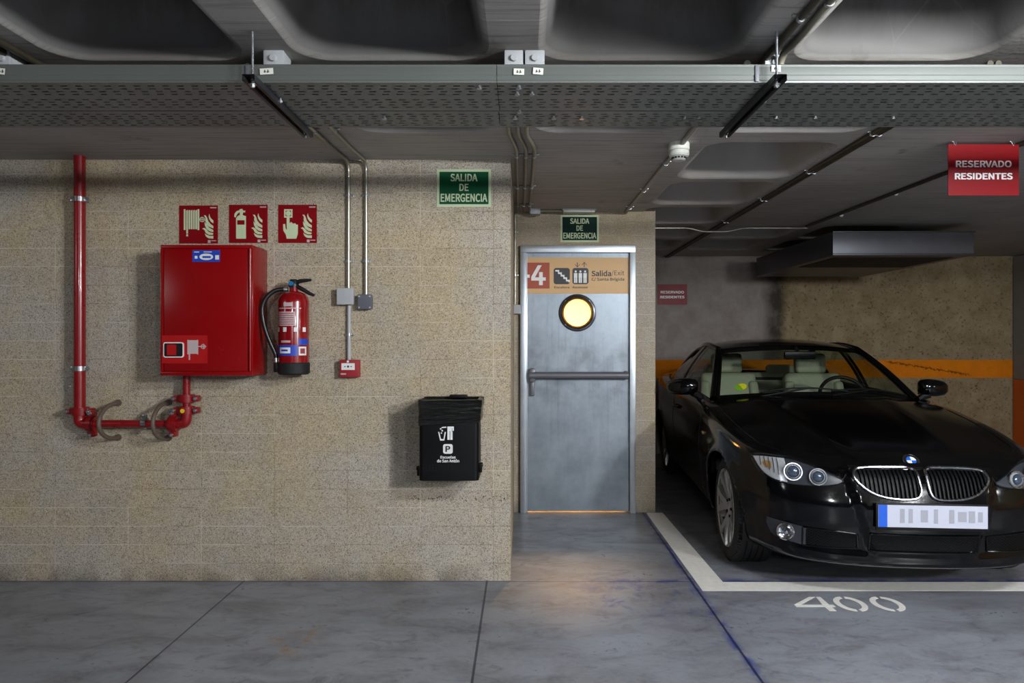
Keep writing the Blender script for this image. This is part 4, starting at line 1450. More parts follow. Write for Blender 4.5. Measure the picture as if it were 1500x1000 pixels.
def hanger(xc, yr, label):
    h = thing('strut_channel', (xc, 2.28, 2.21), label, 'tray hanger', 'dark strut channels under the trays')
    b = MB()
    y0, y1 = 2.235, 2.86
    zt_, zb_ = 2.2300, 2.2090
    prof = [(-0.0205, zt_), (-0.0205, zb_), (-0.010, zb_), (-0.010, zb_ + 0.006), (-0.0085, zb_ + 0.006), (-0.0085, zb_ - 0.0), (-0.0185, zb_ + 0.002), (-0.0185, zt_ - 0.002), (0.0185, zt_ - 0.002), (0.0185, zb_ + 0.002), (0.0085, zb_ + 0.0), (0.0085, zb_ + 0.006), (0.010, zb_ + 0.006), (0.010, zb_), (0.0205, zb_), (0.0205, zt_)]
    b.grid([[Vector((xc + x, y, z)) for y in (y0, y1)] for x, z in prof + prof[:1]])
    chn = b.build('channel', M['strut'], h, smooth=None)
    for k in range(12):
        MB().box((xc, y0 + 0.04 + 0.05 * k, zt_ - 0.0024), (0.012, 0.026, 0.0008)).build('slot', M['ductdark'], chn, smooth=None)
    b = MB()
    b.cyl((xc, yr, ZC + 0.002), (xc, yr, 2.198), 0.0042, 10)
    for k in range(44):
        z = 2.202 + k * 0.0041
        b.lathe([(0.0042, z), (0.0050, z + 0.001), (0.0042, z + 0.002)], 10, Matrix.Translation((xc, yr, 0)))
    rod = b.build('threaded_rod', M['zinc'], h)
    b = MB()
    b.cyl((xc, yr, 2.2075), (xc, yr, 2.1995), 0.0085, 6)
    b.cyl((xc, yr, 2.209), (xc, yr, 2.2075), 0.013, 16)
    b.cyl((xc, yr, 2.2315), (xc, yr, 2.2395), 0.0085, 6)
    b.build('nut', M['zinc'], rod)
    MB().cyl((xc, 2.83, ZC + 0.002), (xc, 2.83, 2.198), 0.0042, 10).build('threaded_rod', M['zinc'], h)
    x = xc + 0.026
    MB().cyl((x, 2.46, 2.2315), (x, 2.46, 2.214), 0.004, 10).cyl((x, 2.46, 2.222), (x, 2.46, 2.216), 0.008, 6).build('clip_bolt', M['zinc'], h)
hanger(-0.897, 2.27, 'dark strut channel with threaded rod under the trays, above the hose cabinet')
hanger(0.846, 2.27, 'dark strut channel with threaded rod under the trays, above the car bay')

# cables lying in the trays, seen only through the slots
def cable(pts, r, label):
    c = MB().tube(pts, r, 8).build('power_cable', M['matblack'])
    return tag(c, label, 'cable', 'cables in the trays')
for k, y_ in enumerate((2.345, 2.385, 2.425, 2.47, 2.515, 2.56)):
    cable([(-4.5 + 0.6 * q, y_ + 0.012 * math.sin(q * 1.7 + k), 2.2485) for q in range(16)], 0.013, 'black cable lying along the wide cable tray, seen through its slots')

# ================================================================== boxes on the ribs above the tray
def rib_box(px0, py0, px1, py1, Y, label):
    p0, p1 = W(px0, py1, Y), W(px1, py0, Y)
    cx, w = (p0.x + p1.x) / 2, p1.x - p0.x
    z0, z1 = 2.300, ZC
    r = thing('junction_box', (cx, Y, z1), label, 'junction box', 'pale boxes on the ceiling ribs')
    MB().box((cx, Y + 0.04, (z0 + z1) / 2), (w, 0.076, z1 - z0), 0.005).build('box', M['greybox'], r)
    MB().box((cx, Y - 0.004, (z0 + z1) / 2), (w + 0.004, 0.014, z1 - z0 - 0.002), 0.004).build('lid', M['greybox'], r)
    MB().cyl((cx, Y - 0.011, (z0 + z1) / 2 + 0.012), (cx, Y - 0.02, (z0 + z1) / 2 + 0.012), 0.013, 18, r2=0.011).build('knockout_plug', M['greybox'], r)
rib_box(739.8, 77, 765.5, 97, 2.42, 'pale box on the central ceiling rib, the one nearer the joint')
rib_box(769.8, 78, 796.8, 97, 2.42, 'pale box on the central ceiling rib, away from the joint')
rib_box(388, 77, 416, 97, 2.42, 'pale box on the ceiling rib by the hose cabinet strut')
rib_box(1120, 78, 1146, 97, 2.46, 'pale box on the ceiling rib by the car bay strut')
rib_box(-4, 78, 16, 97, 2.42, 'pale box above the tray in the left corner of the view')

# ================================================================== conduits on the ceiling
def run(name, path, r, mat, label, group, saddles=(), rr=0.05):
    return wall_conduit(name, path, r, mat, label, group, [(p, (0, 1, 0), (0, 0, 1)) for p in saddles], rr)
zq = ZC - 0.012
for k, (a, b_, c_) in enumerate(((-0.066, -0.030, -0.034), (-0.022, 0.020, 0.014), (0.018, 0.066, 0.056))):
    w_ = ('nearest the block wall', 'between the other two', 'farthest from the block wall')[k]
    run('ceiling_conduit', [(a, 2.55, zq), (a + 0.002, 3.36, zq), (b_, 3.60, zq), (c_, 5.36, zq)], 0.0105, M['oldpipe'],
        'one of three cranked conduits above the door, ' + w_, 'cranked conduits leading to the door', [(b_, 3.75, zq), (b_ + (c_ - b_) * .5, 4.5, zq), (c_, 5.1, zq)])
run('ceiling_conduit', [(0.825, 2.5, zq), (0.818, 5.40, zq)], 0.0125, M['palepipe'], 'grey conduit along the ceiling passing the smoke detector', 'conduits along the ceiling', [(0.82, 3.9, zq), (0.82, 4.6, zq), (0.82, 5.2, zq)])
for dx_, lab_ in ((0.0, 'dark conduit along the bay ceiling rib, the inner one of a close pair'), (0.03, 'dark conduit along the bay ceiling rib, the outer one of a close pair')):
    run('ceiling_conduit', [(1.715 + dx_, 2.5, zq), (1.735 + dx_, 8.22, zq)], 0.0115, M['darkpipe'], lab_, 'conduits along the ceiling', [(1.72 + dx_, y_, zq) for y_ in (3.35, 4.1, 4.9, 5.8)])
run('ceiling_conduit', [(2.60, 2.5, zq), (2.52, 6.05, zq)], 0.0125, M['darkpipe'], 'dark conduit along the ceiling behind the hanging reserved sign', 'conduits along the ceiling', [(2.57, y_, zq) for y_ in (3.9, 4.7, 5.5)])
wall_conduit('ceiling_conduit', [(1.08, 6.13, ZC - 0.012), (1.50, 6.13, ZC - 0.012), (1.62, 6.13, ZC - 0.045), (1.84, 6.13, ZC - 0.045), (1.98, 6.13, ZC - 0.012), (2.56, 6.13, ZC - 0.012)], 0.0095, M['galv'],
             'thin pale conduit crossing the bay ceiling with a dip in it', 'conduits along the ceiling', [], 0.05)
# pair on the rib at the top of the view
run('rib_conduit', [(0.878, 0.2, zq), (0.878, 2.53, zq)], 0.0115, M['darkpipe'], 'grimy straight conduit on the ceiling rib above the car bay strut', 'conduits on the ceiling ribs', [(0.878, 1.9, zq), (0.878, 2.15, zq)])
wall_conduit('rib_conduit', [(0.922, 0.2, zq), (0.922, 2.10, zq), (0.932, 2.28, zq), (0.922, 2.42, zq), (0.918, 2.445, 2.31)], 0.0125, M['oldpipe'],
             'greenish conduit curving down from the ceiling rib into the tray', 'conduits on the ceiling ribs', [((0.922, 2.05, zq), (0, 1, 0), (0, 0, 1))], 0.08)
for dx_, lab_ in ((-1.83, 'dark conduit on the left ceiling rib, farther from the corner box'), (-1.775, 'dark conduit on the left ceiling rib, nearer the red pipe')):
    run('rib_conduit', [(dx_, 0.2, zq), (dx_, 2.56, zq)], 0.012, M['darkpipe'], lab_, 'conduits on the ceiling ribs', [])

# ================================================================== smoke detector
sdp = W(994.5, 0, 3.55)
sd = thing('smoke_detector', (sdp.x, 3.55, ZC), 'white smoke detector on the ceiling between door and car', 'smoke detector')
T_ = Matrix.Translation((sdp.x, 3.55, ZC))
b = MB()
b.lathe([(0.001, 0), (0.052, 0), (0.054, -0.004), (0.054, -0.036), (0.050, -0.040), (0.046, -0.041), (0.001, -0.041)], 40, T_)
b.build('base', M['whiteplastic'], sd)
b = MB()
b.lathe([(0.046, -0.041), (0.052, -0.044), (0.053, -0.060), (0.047, -0.070), (0.036, -0.074), (0.034, -0.086), (0.026, -0.091), (0.001, -0.091)], 40, T_)
hd = b.build('sensor_head', M['whiteplastic'], sd)
b = MB()
for k in range(14):
    a = 2 * math.pi * k / 14
    p = Vector((sdp.x + 0.0365 * math.cos(a), 3.55 + 0.0365 * math.sin(a), ZC - 0.079))
    b.box(p, (0.003, 0.011, 0.008), rot=(0, 0, a))
b.build('vents', M['ductdark'], hd, smooth=None)

# ================================================================== emergency lamp over the door
el = thing('emergency_light', (W(848, 0, 5.34).x, 5.34, ZC), 'flat white emergency light above the exit sign over the door', 'emergency light')
b = MB()
b.box((W(848, 0, 5.34).x, 5.34, ZC - 0.006), (0.265, 0.10, 0.012), 0.003)
b.build('housing', M['greybox'], el)
b = MB()
b.box((W(848, 0, 5.34).x, 5.34, ZC - 0.018), (0.245, 0.085, 0.014), 0.005)
b.build('diffuser', M['whiteplastic'], el)
MB().cyl((W(866, 0, 5.3).x, 5.298, ZC - 0.018), (W(866, 0, 5.3).x, 5.294, ZC - 0.018), 0.004, 10).build('indicator', M['yellow'], el)
r = thing('junction_box', (0.10, 5.32, ZC), 'small grey box between the cranked conduits and the emergency light', 'junction box')
MB().box((0.10, 5.32, ZC - 0.022), (0.08, 0.08, 0.044), 0.005).build('box', M['greybox'], r)
wall_conduit('ceiling_conduit', [(0.12, 5.33, ZC - 0.012), (0.35, 5.33, ZC - 0.012)], 0.008, M['oldpipe'], 'short conduit between the small box and emergency light', 'conduits by the steel door', [], 0.02)

# ================================================================== ventilation duct
du = thing('ventilation_duct', (3.1, 6.6, ZC), 'dark sheet metal ventilation duct under the ceiling behind the car', 'duct')
Y0_, Y1_ = 5.92, 7.85
xa, xb = W(1220, 0, Y0_).x, W(1427, 0, Y0_).x
za, zb2 = W(0, 374, Y0_).z, W(0, 338.5, Y0_).z
b = MB()
b.box(((xa + xb) / 2, (Y0_ + Y1_) / 2, (za + zb2) / 2), (xb - xa, Y1_ - Y0_, zb2 - za), 0.004)
b.build('sheet_body', M['duct'], du)
b = MB()
b.box(((xa + xb) / 2, Y0_ - 0.004, za + 0.008), (xb - xa + 0.012, 0.02, 0.016), 0.002)
b.box(((xa + xb) / 2, Y0_ - 0.004, zb2 - 0.006), (xb - xa + 0.012, 0.02, 0.012), 0.002)
b.build('flange', M['strut'], du)
for x in (xa + 0.25, xb - 0.25):
    b = MB()
    b.box((x, (Y0_ + 0.9), (zb2 + ZC) / 2), (0.03, 0.003, ZC - zb2))
    b.build('strap', M['strut'], du)
for x0, x1_ in ((xa + 0.08, xa + 0.50), (xb - 0.72, xb - 0.10)):
    b = MB()
    b.box(((x0 + x1_) / 2, Y0_ + 0.52, za - 0.002), (x1_ - x0, 0.8, 0.006))
    b.build('grille', M['ductdark'], du)

# ================================================================== the car
def interp(xs_, ys_):
    """smooth monotone-ish curve through the points"""
    xs_, ys_ = np.array(xs_, float), np.array(ys_, float)
    d = np.diff(ys_) / np.diff(xs_)
    m = np.empty_like(xs_)
    m[0], m[-1] = d[0], d[-1]
    for i in range(1, len(xs_) - 1):
        m[i] = 0.0 if d[i - 1] * d[i] <= 0 else 2 * d[i - 1] * d[i] / (d[i - 1] + d[i])
    def f(x):
        x = min(max(float(x), xs_[0]), xs_[-1])
        i = min(int(np.searchsorted(xs_, x, side='right')) - 1, len(xs_) - 2)
        h = xs_[i + 1] - xs_[i]
        t = (x - xs_[i]) / h
        return ((1 + 2 * t) * (1 - t) ** 2 * ys_[i] + t * (1 - t) ** 2 * h * m[i] + t * t * (3 - 2 * t) * ys_[i + 1] + t * t * (t - 1) * h * m[i + 1])
    return f

def smooth01(x):
    x = min(1.0, max(0.0, x))
    return x * x * (3 - 2 * x)

paint = NT('black_car_paint')
c = paint.coord()
dust = paint.noise(c, 120.0, 4, 0.6)
dirt = paint.noise(c, 9.0, 5, 0.65)
paint.set(color=paint.mix(paint.ramp(dirt, 0.45, 0.75, 0.0, 0.25), lin(3, 3, 4), lin(16, 16, 18)), rough=paint.ramp(dust, 0.35, 0.75, 0.07, 0.15), coat=0.0, spec=0.46)
M['paint'] = paint.m
M['carglass'] = glass_mat('car_window_glass', (0.66, 0.73, 0.67))
M['lens'] = glass_mat('headlight_lens', (0.94, 0.96, 0.97))
M['lampdark'] = simple('headlight_housing', (52, 54, 60), 0.35, var=0.15)
M['reflector'] = simple('lamp_reflector', (222, 222, 226), 0.22, metal=0.45, var=0.25, scale=70)
M['amber'] = simple('amber_reflector', (196, 150, 96), 0.3, metal=0.5)
M['alloy'] = simple('silver_alloy', (186, 184, 180), 0.36, metal=0.7, var=0.08)
M['cream'] = simple('cream_leather', (176, 173, 152), 0.55, var=0.05, bump=0.05)
M['trimblack'] = simple('black_trim', (8, 8, 9), 0.5, var=0.1, spec=0.25)
M['softchrome'] = simple('aged_chrome', (150, 151, 156), 0.26, metal=1.0, var=0.1)
M['lampball'] = simple('projector_glass', (54, 66, 82), 0.06, var=0.05, coat=0.6)
M['disc'] = simple('brake_disc_steel', (70, 68, 66), 0.4, metal=0.8)
M['slat'] = simple('grille_black', (4, 4, 5), 0.6, var=0.1, spec=0.03)
M['plate'] = simple('plate_white', (182, 185, 200), 0.4, var=0.03)
M['plategrey'] = simple('plate_grey_marks', (150, 150, 160), 0.5, var=0.05)
M['euroblue'] = simple('plate_blue', (22, 84, 196), 0.4, var=0.03)
M['emblue'] = simple('emblem_blue', (30, 96, 190), 0.25, var=0.03)
M['ecogreen'] = simple('sticker_green', (120, 170, 40), 0.5, var=0.03)
M['ecoyellow'] = simple('sticker_yellow', (214, 206, 40), 0.5, var=0.03)
t = NT('honeycomb_mesh')
c = t.coord()
s = t.sep(c)
hx = t.voronoi(t.comb(s[0], t.math('MULTIPLY', s[2], 1.6), 0.0), 1.0)
wa = t.math('ABSOLUTE', t.math('SINE', t.math('MULTIPLY', t.math('ADD', s[0], t.math('MULTIPLY', s[2], 1.5)), 150.0)))
wb = t.math('ABSOLUTE', t.math('SINE', t.math('MULTIPLY', t.math('SUBTRACT', s[0], t.math('MULTIPLY', s[2], 1.5)), 150.0)))
net = t.math('MINIMUM', wa, wb)
t.set(color=t.mix(t.ramp(net, 0.15, 0.3), lin(22, 22, 25), lin(2, 2, 2)), rough=0.5, spec=0.15)
t.bump(t.ramp(net, 0.1, 0.35, 1.0, 0.0), 0.9, 0.006)
M['honey'] = t.m

CAR_X, CAR_Y, CAR_YAW = 2.02, 3.42, math.radians(4.5)
car = thing('car', (CAR_X, CAR_Y, 0), 'black two-door coupe parked in bay 400 facing the aisle', 'car')
car.rotation_euler = (0, 0, -CAR_YAW)

# --- plan outline of the body at bumper height (right half), nose at y=0
PL = [(-0.22, 0.010), (0.0, 0.0), (0.22, 0.010), (0.42, 0.045), (0.56, 0.100), (0.67, 0.180), (0.755, 0.300), (0.812, 0.450), (0.850, 0.65), (0.868, 0.90), (0.874, 1.30), (0.872, 1.80), (0.874, 2.40), (0.882, 3.00), (0.889, 3.50), (0.876, 3.90), (0.835, 4.22), (0.74, 4.42), (0.55, 4.53), (0.28, 4.57), (0.0, 4.58), (-0.28, 4.57)]
dense = []
for i in range(1, len(PL) - 2):
    p0_, p1_, p2_, p3_ = [Vector((*p, 0)) for p in PL[i - 1:i + 3]]
    for k in range(40):
        t_ = k / 40
        dense.append(0.5 * (2 * p1_ + (p2_ - p0_) * t_ + (2 * p0_ - 5 * p1_ + 4 * p2_ - p3_) * t_ * t_ + (3 * p1_ - p0_ - 3 * p2_ + p3_) * t_ ** 3))
dense.append(Vector((0, 4.58, 0)))
acc = [0.0]
for a_, b_ in zip(dense, dense[1:]):
    acc.append(acc[-1] + (b_ - a_).length)
NS = 290
plan = []
for k in range(NS + 1):
    L_ = acc[-1] * k / NS
    i = min(int(np.searchsorted(acc, L_, side='right')) - 1, len(dense) - 2)
    f = (L_ - acc[i]) / max(1e-9, acc[i + 1] - acc[i])
    plan.append(dense[i].lerp(dense[i + 1], f))
plan[0].x = plan[-1].x = 0.0
nrm = []
for k in range(NS + 1):
    a_, b_ = plan[max(0, k - 1)], plan[min(NS, k + 1)]
    d_ = (b_ - a_).normalized()
    nrm.append(Vector((d_.y, -d_.x, 0)))
nrm[0], nrm[-1] = Vector((0, -1, 0)), Vector((0, 1, 0))

Z0 = 0.195
ztop = interp([0.0, 0.09, 0.2, 0.35, 0.55, 0.78, 1.1, 1.4, 2.0, 3.0, 3.8, 4.3, 4.58], [0.700, 0.704, 0.728, 0.745, 0.772, 0.812, 0.862, 0.900, 0.925, 0.952, 0.985, 0.995, 0.96])
Fp = interp([0, .05, .12, .2, .3, .45, .6, .75, .86, .94, 1], [.070, .022, .008, .016, .018, .004, .0, .016, .034, .055, .088])
Sp = interp([0, .08, .2, .45, .62, .72, .80, .88, .95, 1], [.10, .050, .034, .012, .0, .002, .010, .012, .026, .058])
Rp_ = interp([0, .1, .3, .6, .8, 1], [.12, .04, .0, .01, .03, .08])
ARCH = [(0.78, 0.32, 0.352), (3.54, 0.32, 0.350)]
MR = 40
def body_pt(k, t_):
    p, n_ = plan[k], nrm[k]
    wf = max(0.0, -n_.y) ** 1.6
    wr = max(0.0, n_.y) ** 1.6
    ws = 1 - wf - wr
    z = Z0 + t_ * (ztop(p.y) - Z0)
    ins = wf * Fp(t_) + ws * Sp(t_) + wr * Rp_(t_)
    q = p - n_ * ins
    q.z = z
    if p.x == 0:
        q.x = 0.0
    if n_.y < -0.3 and p.y < 0.5:                     # raised middle of the nose between two chamfer lines
        xc = 0.255 + (z - 0.28) * 0.30
        q.y -= 0.020 * smooth01((xc - abs(q.x)) / 0.016) * smooth01((z - 0.262) / 0.03)
        # chin lip
        q.y -= 0.010 * math.exp(-((z - 0.225) / 0.016) ** 2)
    for ay, az, ar in ARCH:
        if abs(p.x) > 0.6:
            d_ = math.hypot(q.y - ay, q.z - az)
            if ar - 0.001 <= d_ < ar + 0.075:
                q.x += 0.013 * (1 - (d_ - ar) / 0.075)
    return q

rows_ = [[body_pt(k, r_ / MR) for k in range(NS + 1)] for r_ in range(MR + 1)]
zc_ = interp([0.088, 0.13, 0.2, 0.32, 0.55, 0.85, 1.2, 1.45, 2.4, 3.85, 4.1, 4.4, 4.5, 4.58], [0.704, 0.722, 0.744, 0.772, 0.818, 0.875, 0.935, 0.972, 1.03, 1.05, 1.055, 1.045, 1.02, 0.96])
KH = 22
cap = []
for k in range(NS + 1):
    T = rows_[MR][k]
    line = []
    for h in range(KH + 1):
        u = 1 - h / KH
        x = T.x * u
        zc0 = max(T.z, zc_(T.y))
        z = T.z + (zc0 - T.z) * (1 - u ** 2.3)
        if 0.1 < T.y < 1.5 and T.x > 0.2:
            xr_ = 0.24 + 0.20 * (T.y / 1.4)
            z += 0.007 * math.exp(-((x - xr_) / 0.045) ** 2) * smooth01((T.y - 0.1) / 0.3)
        line.append(Vector((x, T.y, z)))
    cap.append(line)

vid, V, F = {}, [], []
def vert(key, p):
    if key not in vid:
        vid[key] = len(V)
        V.append(Vector(p))
    return vid[key]
def side_key(sg, r_, k):
    return (r_, k, 0 if k in (0, NS) else sg)
def cap_key(sg, k, h):
    if h == 0:
        return side_key(sg, MR, k)
    return ('c', k, h, 0 if (h == KH or k in (0, NS)) else sg)
wind_y = lambda x: 1.42 + 0.20 * (x / 0.72) ** 2
def mir(p, sg):
    return Vector((p.x * sg, p.y, p.z))
for sg in (1, -1):
    for r_ in range(MR):
        for k in range(NS):
            ps = [rows_[r_][k], rows_[r_][k + 1], rows_[r_ + 1][k + 1], rows_[r_ + 1][k]]
            drop = False
            for ay, az, ar in ARCH:
                if all(abs(p.x) > 0.55 and math.hypot(p.y - ay, p.z - az) < ar for p in ps):
                    drop = True
            if drop:
                continue
            q = [vert(side_key(sg, a, b_), mir(rows_[a][b_], sg)) for a, b_ in ((r_, k), (r_, k + 1), (r_ + 1, k + 1), (r_ + 1, k))]
            F.append(q if sg > 0 else q[::-1])
    for k in range(NS):
        for h in range(KH):
            ps = [cap[k][h], cap[k + 1][h], cap[k + 1][h + 1], cap[k][h + 1]]
            cx_ = sum(p.x for p in ps) / 4
            cy_ = sum(p.y for p in ps) / 4
            if cx_ < 0.745 and wind_y(cx_) + 0.05 < cy_ < 3.90:
                continue
            keys = [cap_key(sg, k, h), cap_key(sg, k + 1, h), cap_key(sg, k + 1, h + 1), cap_key(sg, k, h + 1)]
            q = [vert(kk, mir(p, sg)) for kk, p in zip(keys, ps)]
            q2 = []
            for i_ in q:
                if i_ not in q2:
                    q2.append(i_)
            if len(q2) >= 3:
                F.append(q2 if sg > 0 else q2[::-1])
for p in V:                                               # snap arch edges onto their circles
    for ay, az, ar in ARCH:
        if abs(p.x) > 0.55:
            d_ = math.hypot(p.y - ay, p.z - az)
            if 0.05 < d_ < ar:
                p.y = ay + (p.y - ay) * ar / d_
                p.z = max(Z0, az + (p.z - az) * ar / d_)
b = MB()
b.v, b.f = [tuple(p) for p in V], [tuple(f) for f in F]
shell = b.build('body_shell', M['paint'], car, smooth=50, world=False, fix=False)
BV = BVHTree.FromPolygons([Vector(p) for p in V], F)

def front(x, z, off=0.0):
    """point of the nose seen straight from the front at x, z, lifted off the paint"""
    h, n_, i_, d_ = BV.ray_cast(Vector((x, -1.0, z)), Vector((0, 1, 0)))
    if h is None:
        h, n_, i_, d_ = BV.find_nearest(Vector((x, 0.3, z)))
    if n_.y > 0:
        n_ = -n_
    return h + n_ * off, n_

def poly_interp(pts):
    return interp([p[0] for p in pts], [p[1] for p in pts])

def patch(top, bot, nx=24, nz=8, off=0.004, sg=1, skirt=False):
    """sheet on the nose between two edge lines given as (x, z), x measured outward"""
    ft, fb = poly_interp(sorted(top)), poly_interp(sorted(bot))
    x0 = max(min(p[0] for p in top), min(p[0] for p in bot))
    x1_ = min(max(p[0] for p in top), max(p[0] for p in bot))
    P = []
    for i in range(nx + 1):
        x = x0 + (x1_ - x0) * (0.5 - 0.5 * math.cos(math.pi * i / nx))
        P.append([front(x * sg, fb(x) + (ft(x) - fb(x)) * j / nz, off)[0] for j in range(nz + 1)])
    m = MB().grid(P)
    if skirt:
        Q = []
        for i in range(nx + 1):
            x = x0 + (x1_ - x0) * (0.5 - 0.5 * math.cos(math.pi * i / nx))
            Q.append([front(x * sg, fb(x), 0.0)[0], front(x * sg, ft(x), 0.0)[0]])
        m.grid([[P[i][0] for i in range(nx + 1)], [Q[i][0] for i in range(nx + 1)]])
        m.grid([[P[i][-1] for i in range(nx + 1)], [Q[i][1] for i in range(nx + 1)]])
        m.grid([[P[0][j] for j in range(nz + 1)], [front(x0 * sg, fb(x0) + (ft(x0) - fb(x0)) * j / nz, 0.0)[0] for j in range(nz + 1)]])
        m.grid([[P[-1][j] for j in range(nz + 1)], [front(x1_ * sg, fb(x1_) + (ft(x1_) - fb(x1_)) * j / nz, 0.0)[0] for j in range(nz + 1)]])
    return m

def poly_outline(top, bot, n=24):
    ft, fb = poly_interp(sorted(top)), poly_interp(sorted(bot))
    x0 = max(min(p[0] for p in top), min(p[0] for p in bot))
    x1_ = min(max(p[0] for p in top), max(p[0] for p in bot))
    q = [x0 + (x1_ - x0) * (0.5 - 0.5 * math.cos(math.pi * i / n)) for i in range(n + 1)]
    a_ = [(x, ft(x)) for x in q]
    b_ = [(x, fb(x)) for x in q[::-1]]
    return a_ + b_

def look(p, n_):
    """matrix whose local Z points along n_ at p"""
    q = Vector(n_).to_track_quat('Z', 'Y')
    return Matrix.Translation(p) @ q.to_matrix().to_4x4()

def line_on(pts, off=0.001, r=0.002, n=8):
    return MB().tube([front(x, z, off)[0] for x, z in pts], r, n)

# --- kidneys
KT = [(0.020, 0.668), (0.0215, 0.682), (0.026, 0.694), (0.036, 0.7015), (0.052, 0.7040), (0.17, 0.7035), (0.27, 0.7005), (0.298, 0.697), (0.315, 0.688), (0.323, 0.676), (0.326, 0.660)]
KB = [(0.020, 0.612), (0.0225, 0.598), (0.029, 0.583), (0.042, 0.571), (0.065, 0.564), (0.11, 0.562), (0.17, 0.566), (0.225, 0.578), (0.268, 0.598), (0.300, 0.624), (0.319, 0.645), (0.326, 0.658)]
for sg in (-1, 1):
    pk = patch(KT, KB, 24, 8, 0.004, sg).build('kidney_grille', M['trimblack'], car, world=False)
    out = poly_outline(KT, KB, 30)
    MB().tube([front(x * sg, z, 0.006)[0] for x, z in out], 0.0085, 10, closed=True).build('grille_frame', M['softchrome'], pk, world=False)
    b = MB()
    ft, fb = poly_interp(KT), poly_interp(KB)
    for i in range(14):
        x = 0.038 + (0.300 - 0.038) * i / 13
        z0_, z1_ = fb(x) + 0.006, ft(x) - 0.006
        P0, P1 = [], []
        for j in range(5):
            z = z0_ + (z1_ - z0_) * j / 4
            p = front(x * sg, z, 0.004)[0]
            P0.append(p + Vector((0.0018, 0, 0)))
            P1.append(p + Vector((0.0018, -0.013, 0)))
        P2 = [p - Vector((0.0036, 0, 0)) for p in P1]
        P3 = [p - Vector((0.0036, 0, 0)) for p in P0]
        b.grid([P0, P1, P2, P3])
    b.build('grille_slats', M['slat'], pk, world=False)

# --- headlights
HT = [(0.375, 0.640), (0.41, 0.657), (0.485, 0.690), (0.55, 0.710), (0.62, 0.722), (0.70, 0.7225), (0.755, 0.7150)]
HB = [(0.375, 0.630), (0.40, 0.618), (0.485, 0.604), (0.59, 0.599), (0.67, 0.607), (0.71, 0.628), (0.738, 0.664), (0.755, 0.708)]
for sg in (-1, 1):
    hl = patch(HT, HB, 30, 10, 0.003, sg).build('headlight', M['lampdark'], car, world=False)
    # outer turn-signal reflector
    RT = [(0.622, 0.7195), (0.648, 0.7195), (0.70, 0.7185), (0.748, 0.7125)]
    RB = [(0.622, 0.606), (0.648, 0.611), (0.67, 0.614), (0.71, 0.636), (0.735, 0.672), (0.748, 0.706)]
    patch(RT, RB, 14, 8, 0.006, sg).build('signal_reflector', M['reflector'], hl, world=False)
    AT = [(0.682, 0.700), (0.70, 0.701), (0.716, 0.694)]
    AB = [(0.682, 0.668), (0.70, 0.668), (0.716, 0.682)]
    patch(AT, AB, 6, 5, 0.009, sg).build('amber_bulb', M['amber'], hl, world=False)
    b = MB()
    for i in range(5):
        b.tube([front((0.655 + 0.017 * i) * sg, z, 0.009)[0] for z in np.linspace(0.64 + 0.009 * i, 0.715, 6)], 0.002, 6)
    b.build('reflector_ribs', M['chrome'], hl, world=False)
    for x, z, r_, ring_ in ((0.595, 0.662, 0.047, True), (0.487, 0.648, 0.044, True)):
        p, n_ = front(x * sg, z, 0.004)
        n_ = (n_ + Vector((0, -0.8, -0.1))).normalized()
        mt = look(p, n_)
        b = MB()
        b.lathe([(r_ * 0.80, 0.006), (r_ * 0.88, 0.016), (r_, 0.016), (r_ * 1.02, 0.004), (r_ * 0.80, 0.0)], 40, mt)
        b.build('halo_ring', M['softchrome'], hl, world=False)
        b = MB()
        b.lathe([(r_ * 0.62, 0.006), (r_ * 0.66, 0.018), (r_ * 0.80, 0.006)], 40, mt)
        b.build('projector_bezel', M['reflector'], hl, world=False)
        b = MB()
        b.lathe([(0.0004, 0.026), (r_ * 0.25, 0.025), (r_ * 0.48, 0.020), (r_ * 0.62, 0.010)], 32, mt)
        b.build('projector_lens', M['lampball'], hl, world=False)
    patch(HT, HB, 30, 10, 0.024, sg, skirt=True).build('clear_lens', M['lens'], hl, smooth=60, world=False)
    MB().tube([front(x * sg, z, 0.002)[0] for x, z in poly_outline(HT, HB, 30)], 0.0035, 8, closed=True).build('headlight_seal', M['trimblack'], hl, world=False)

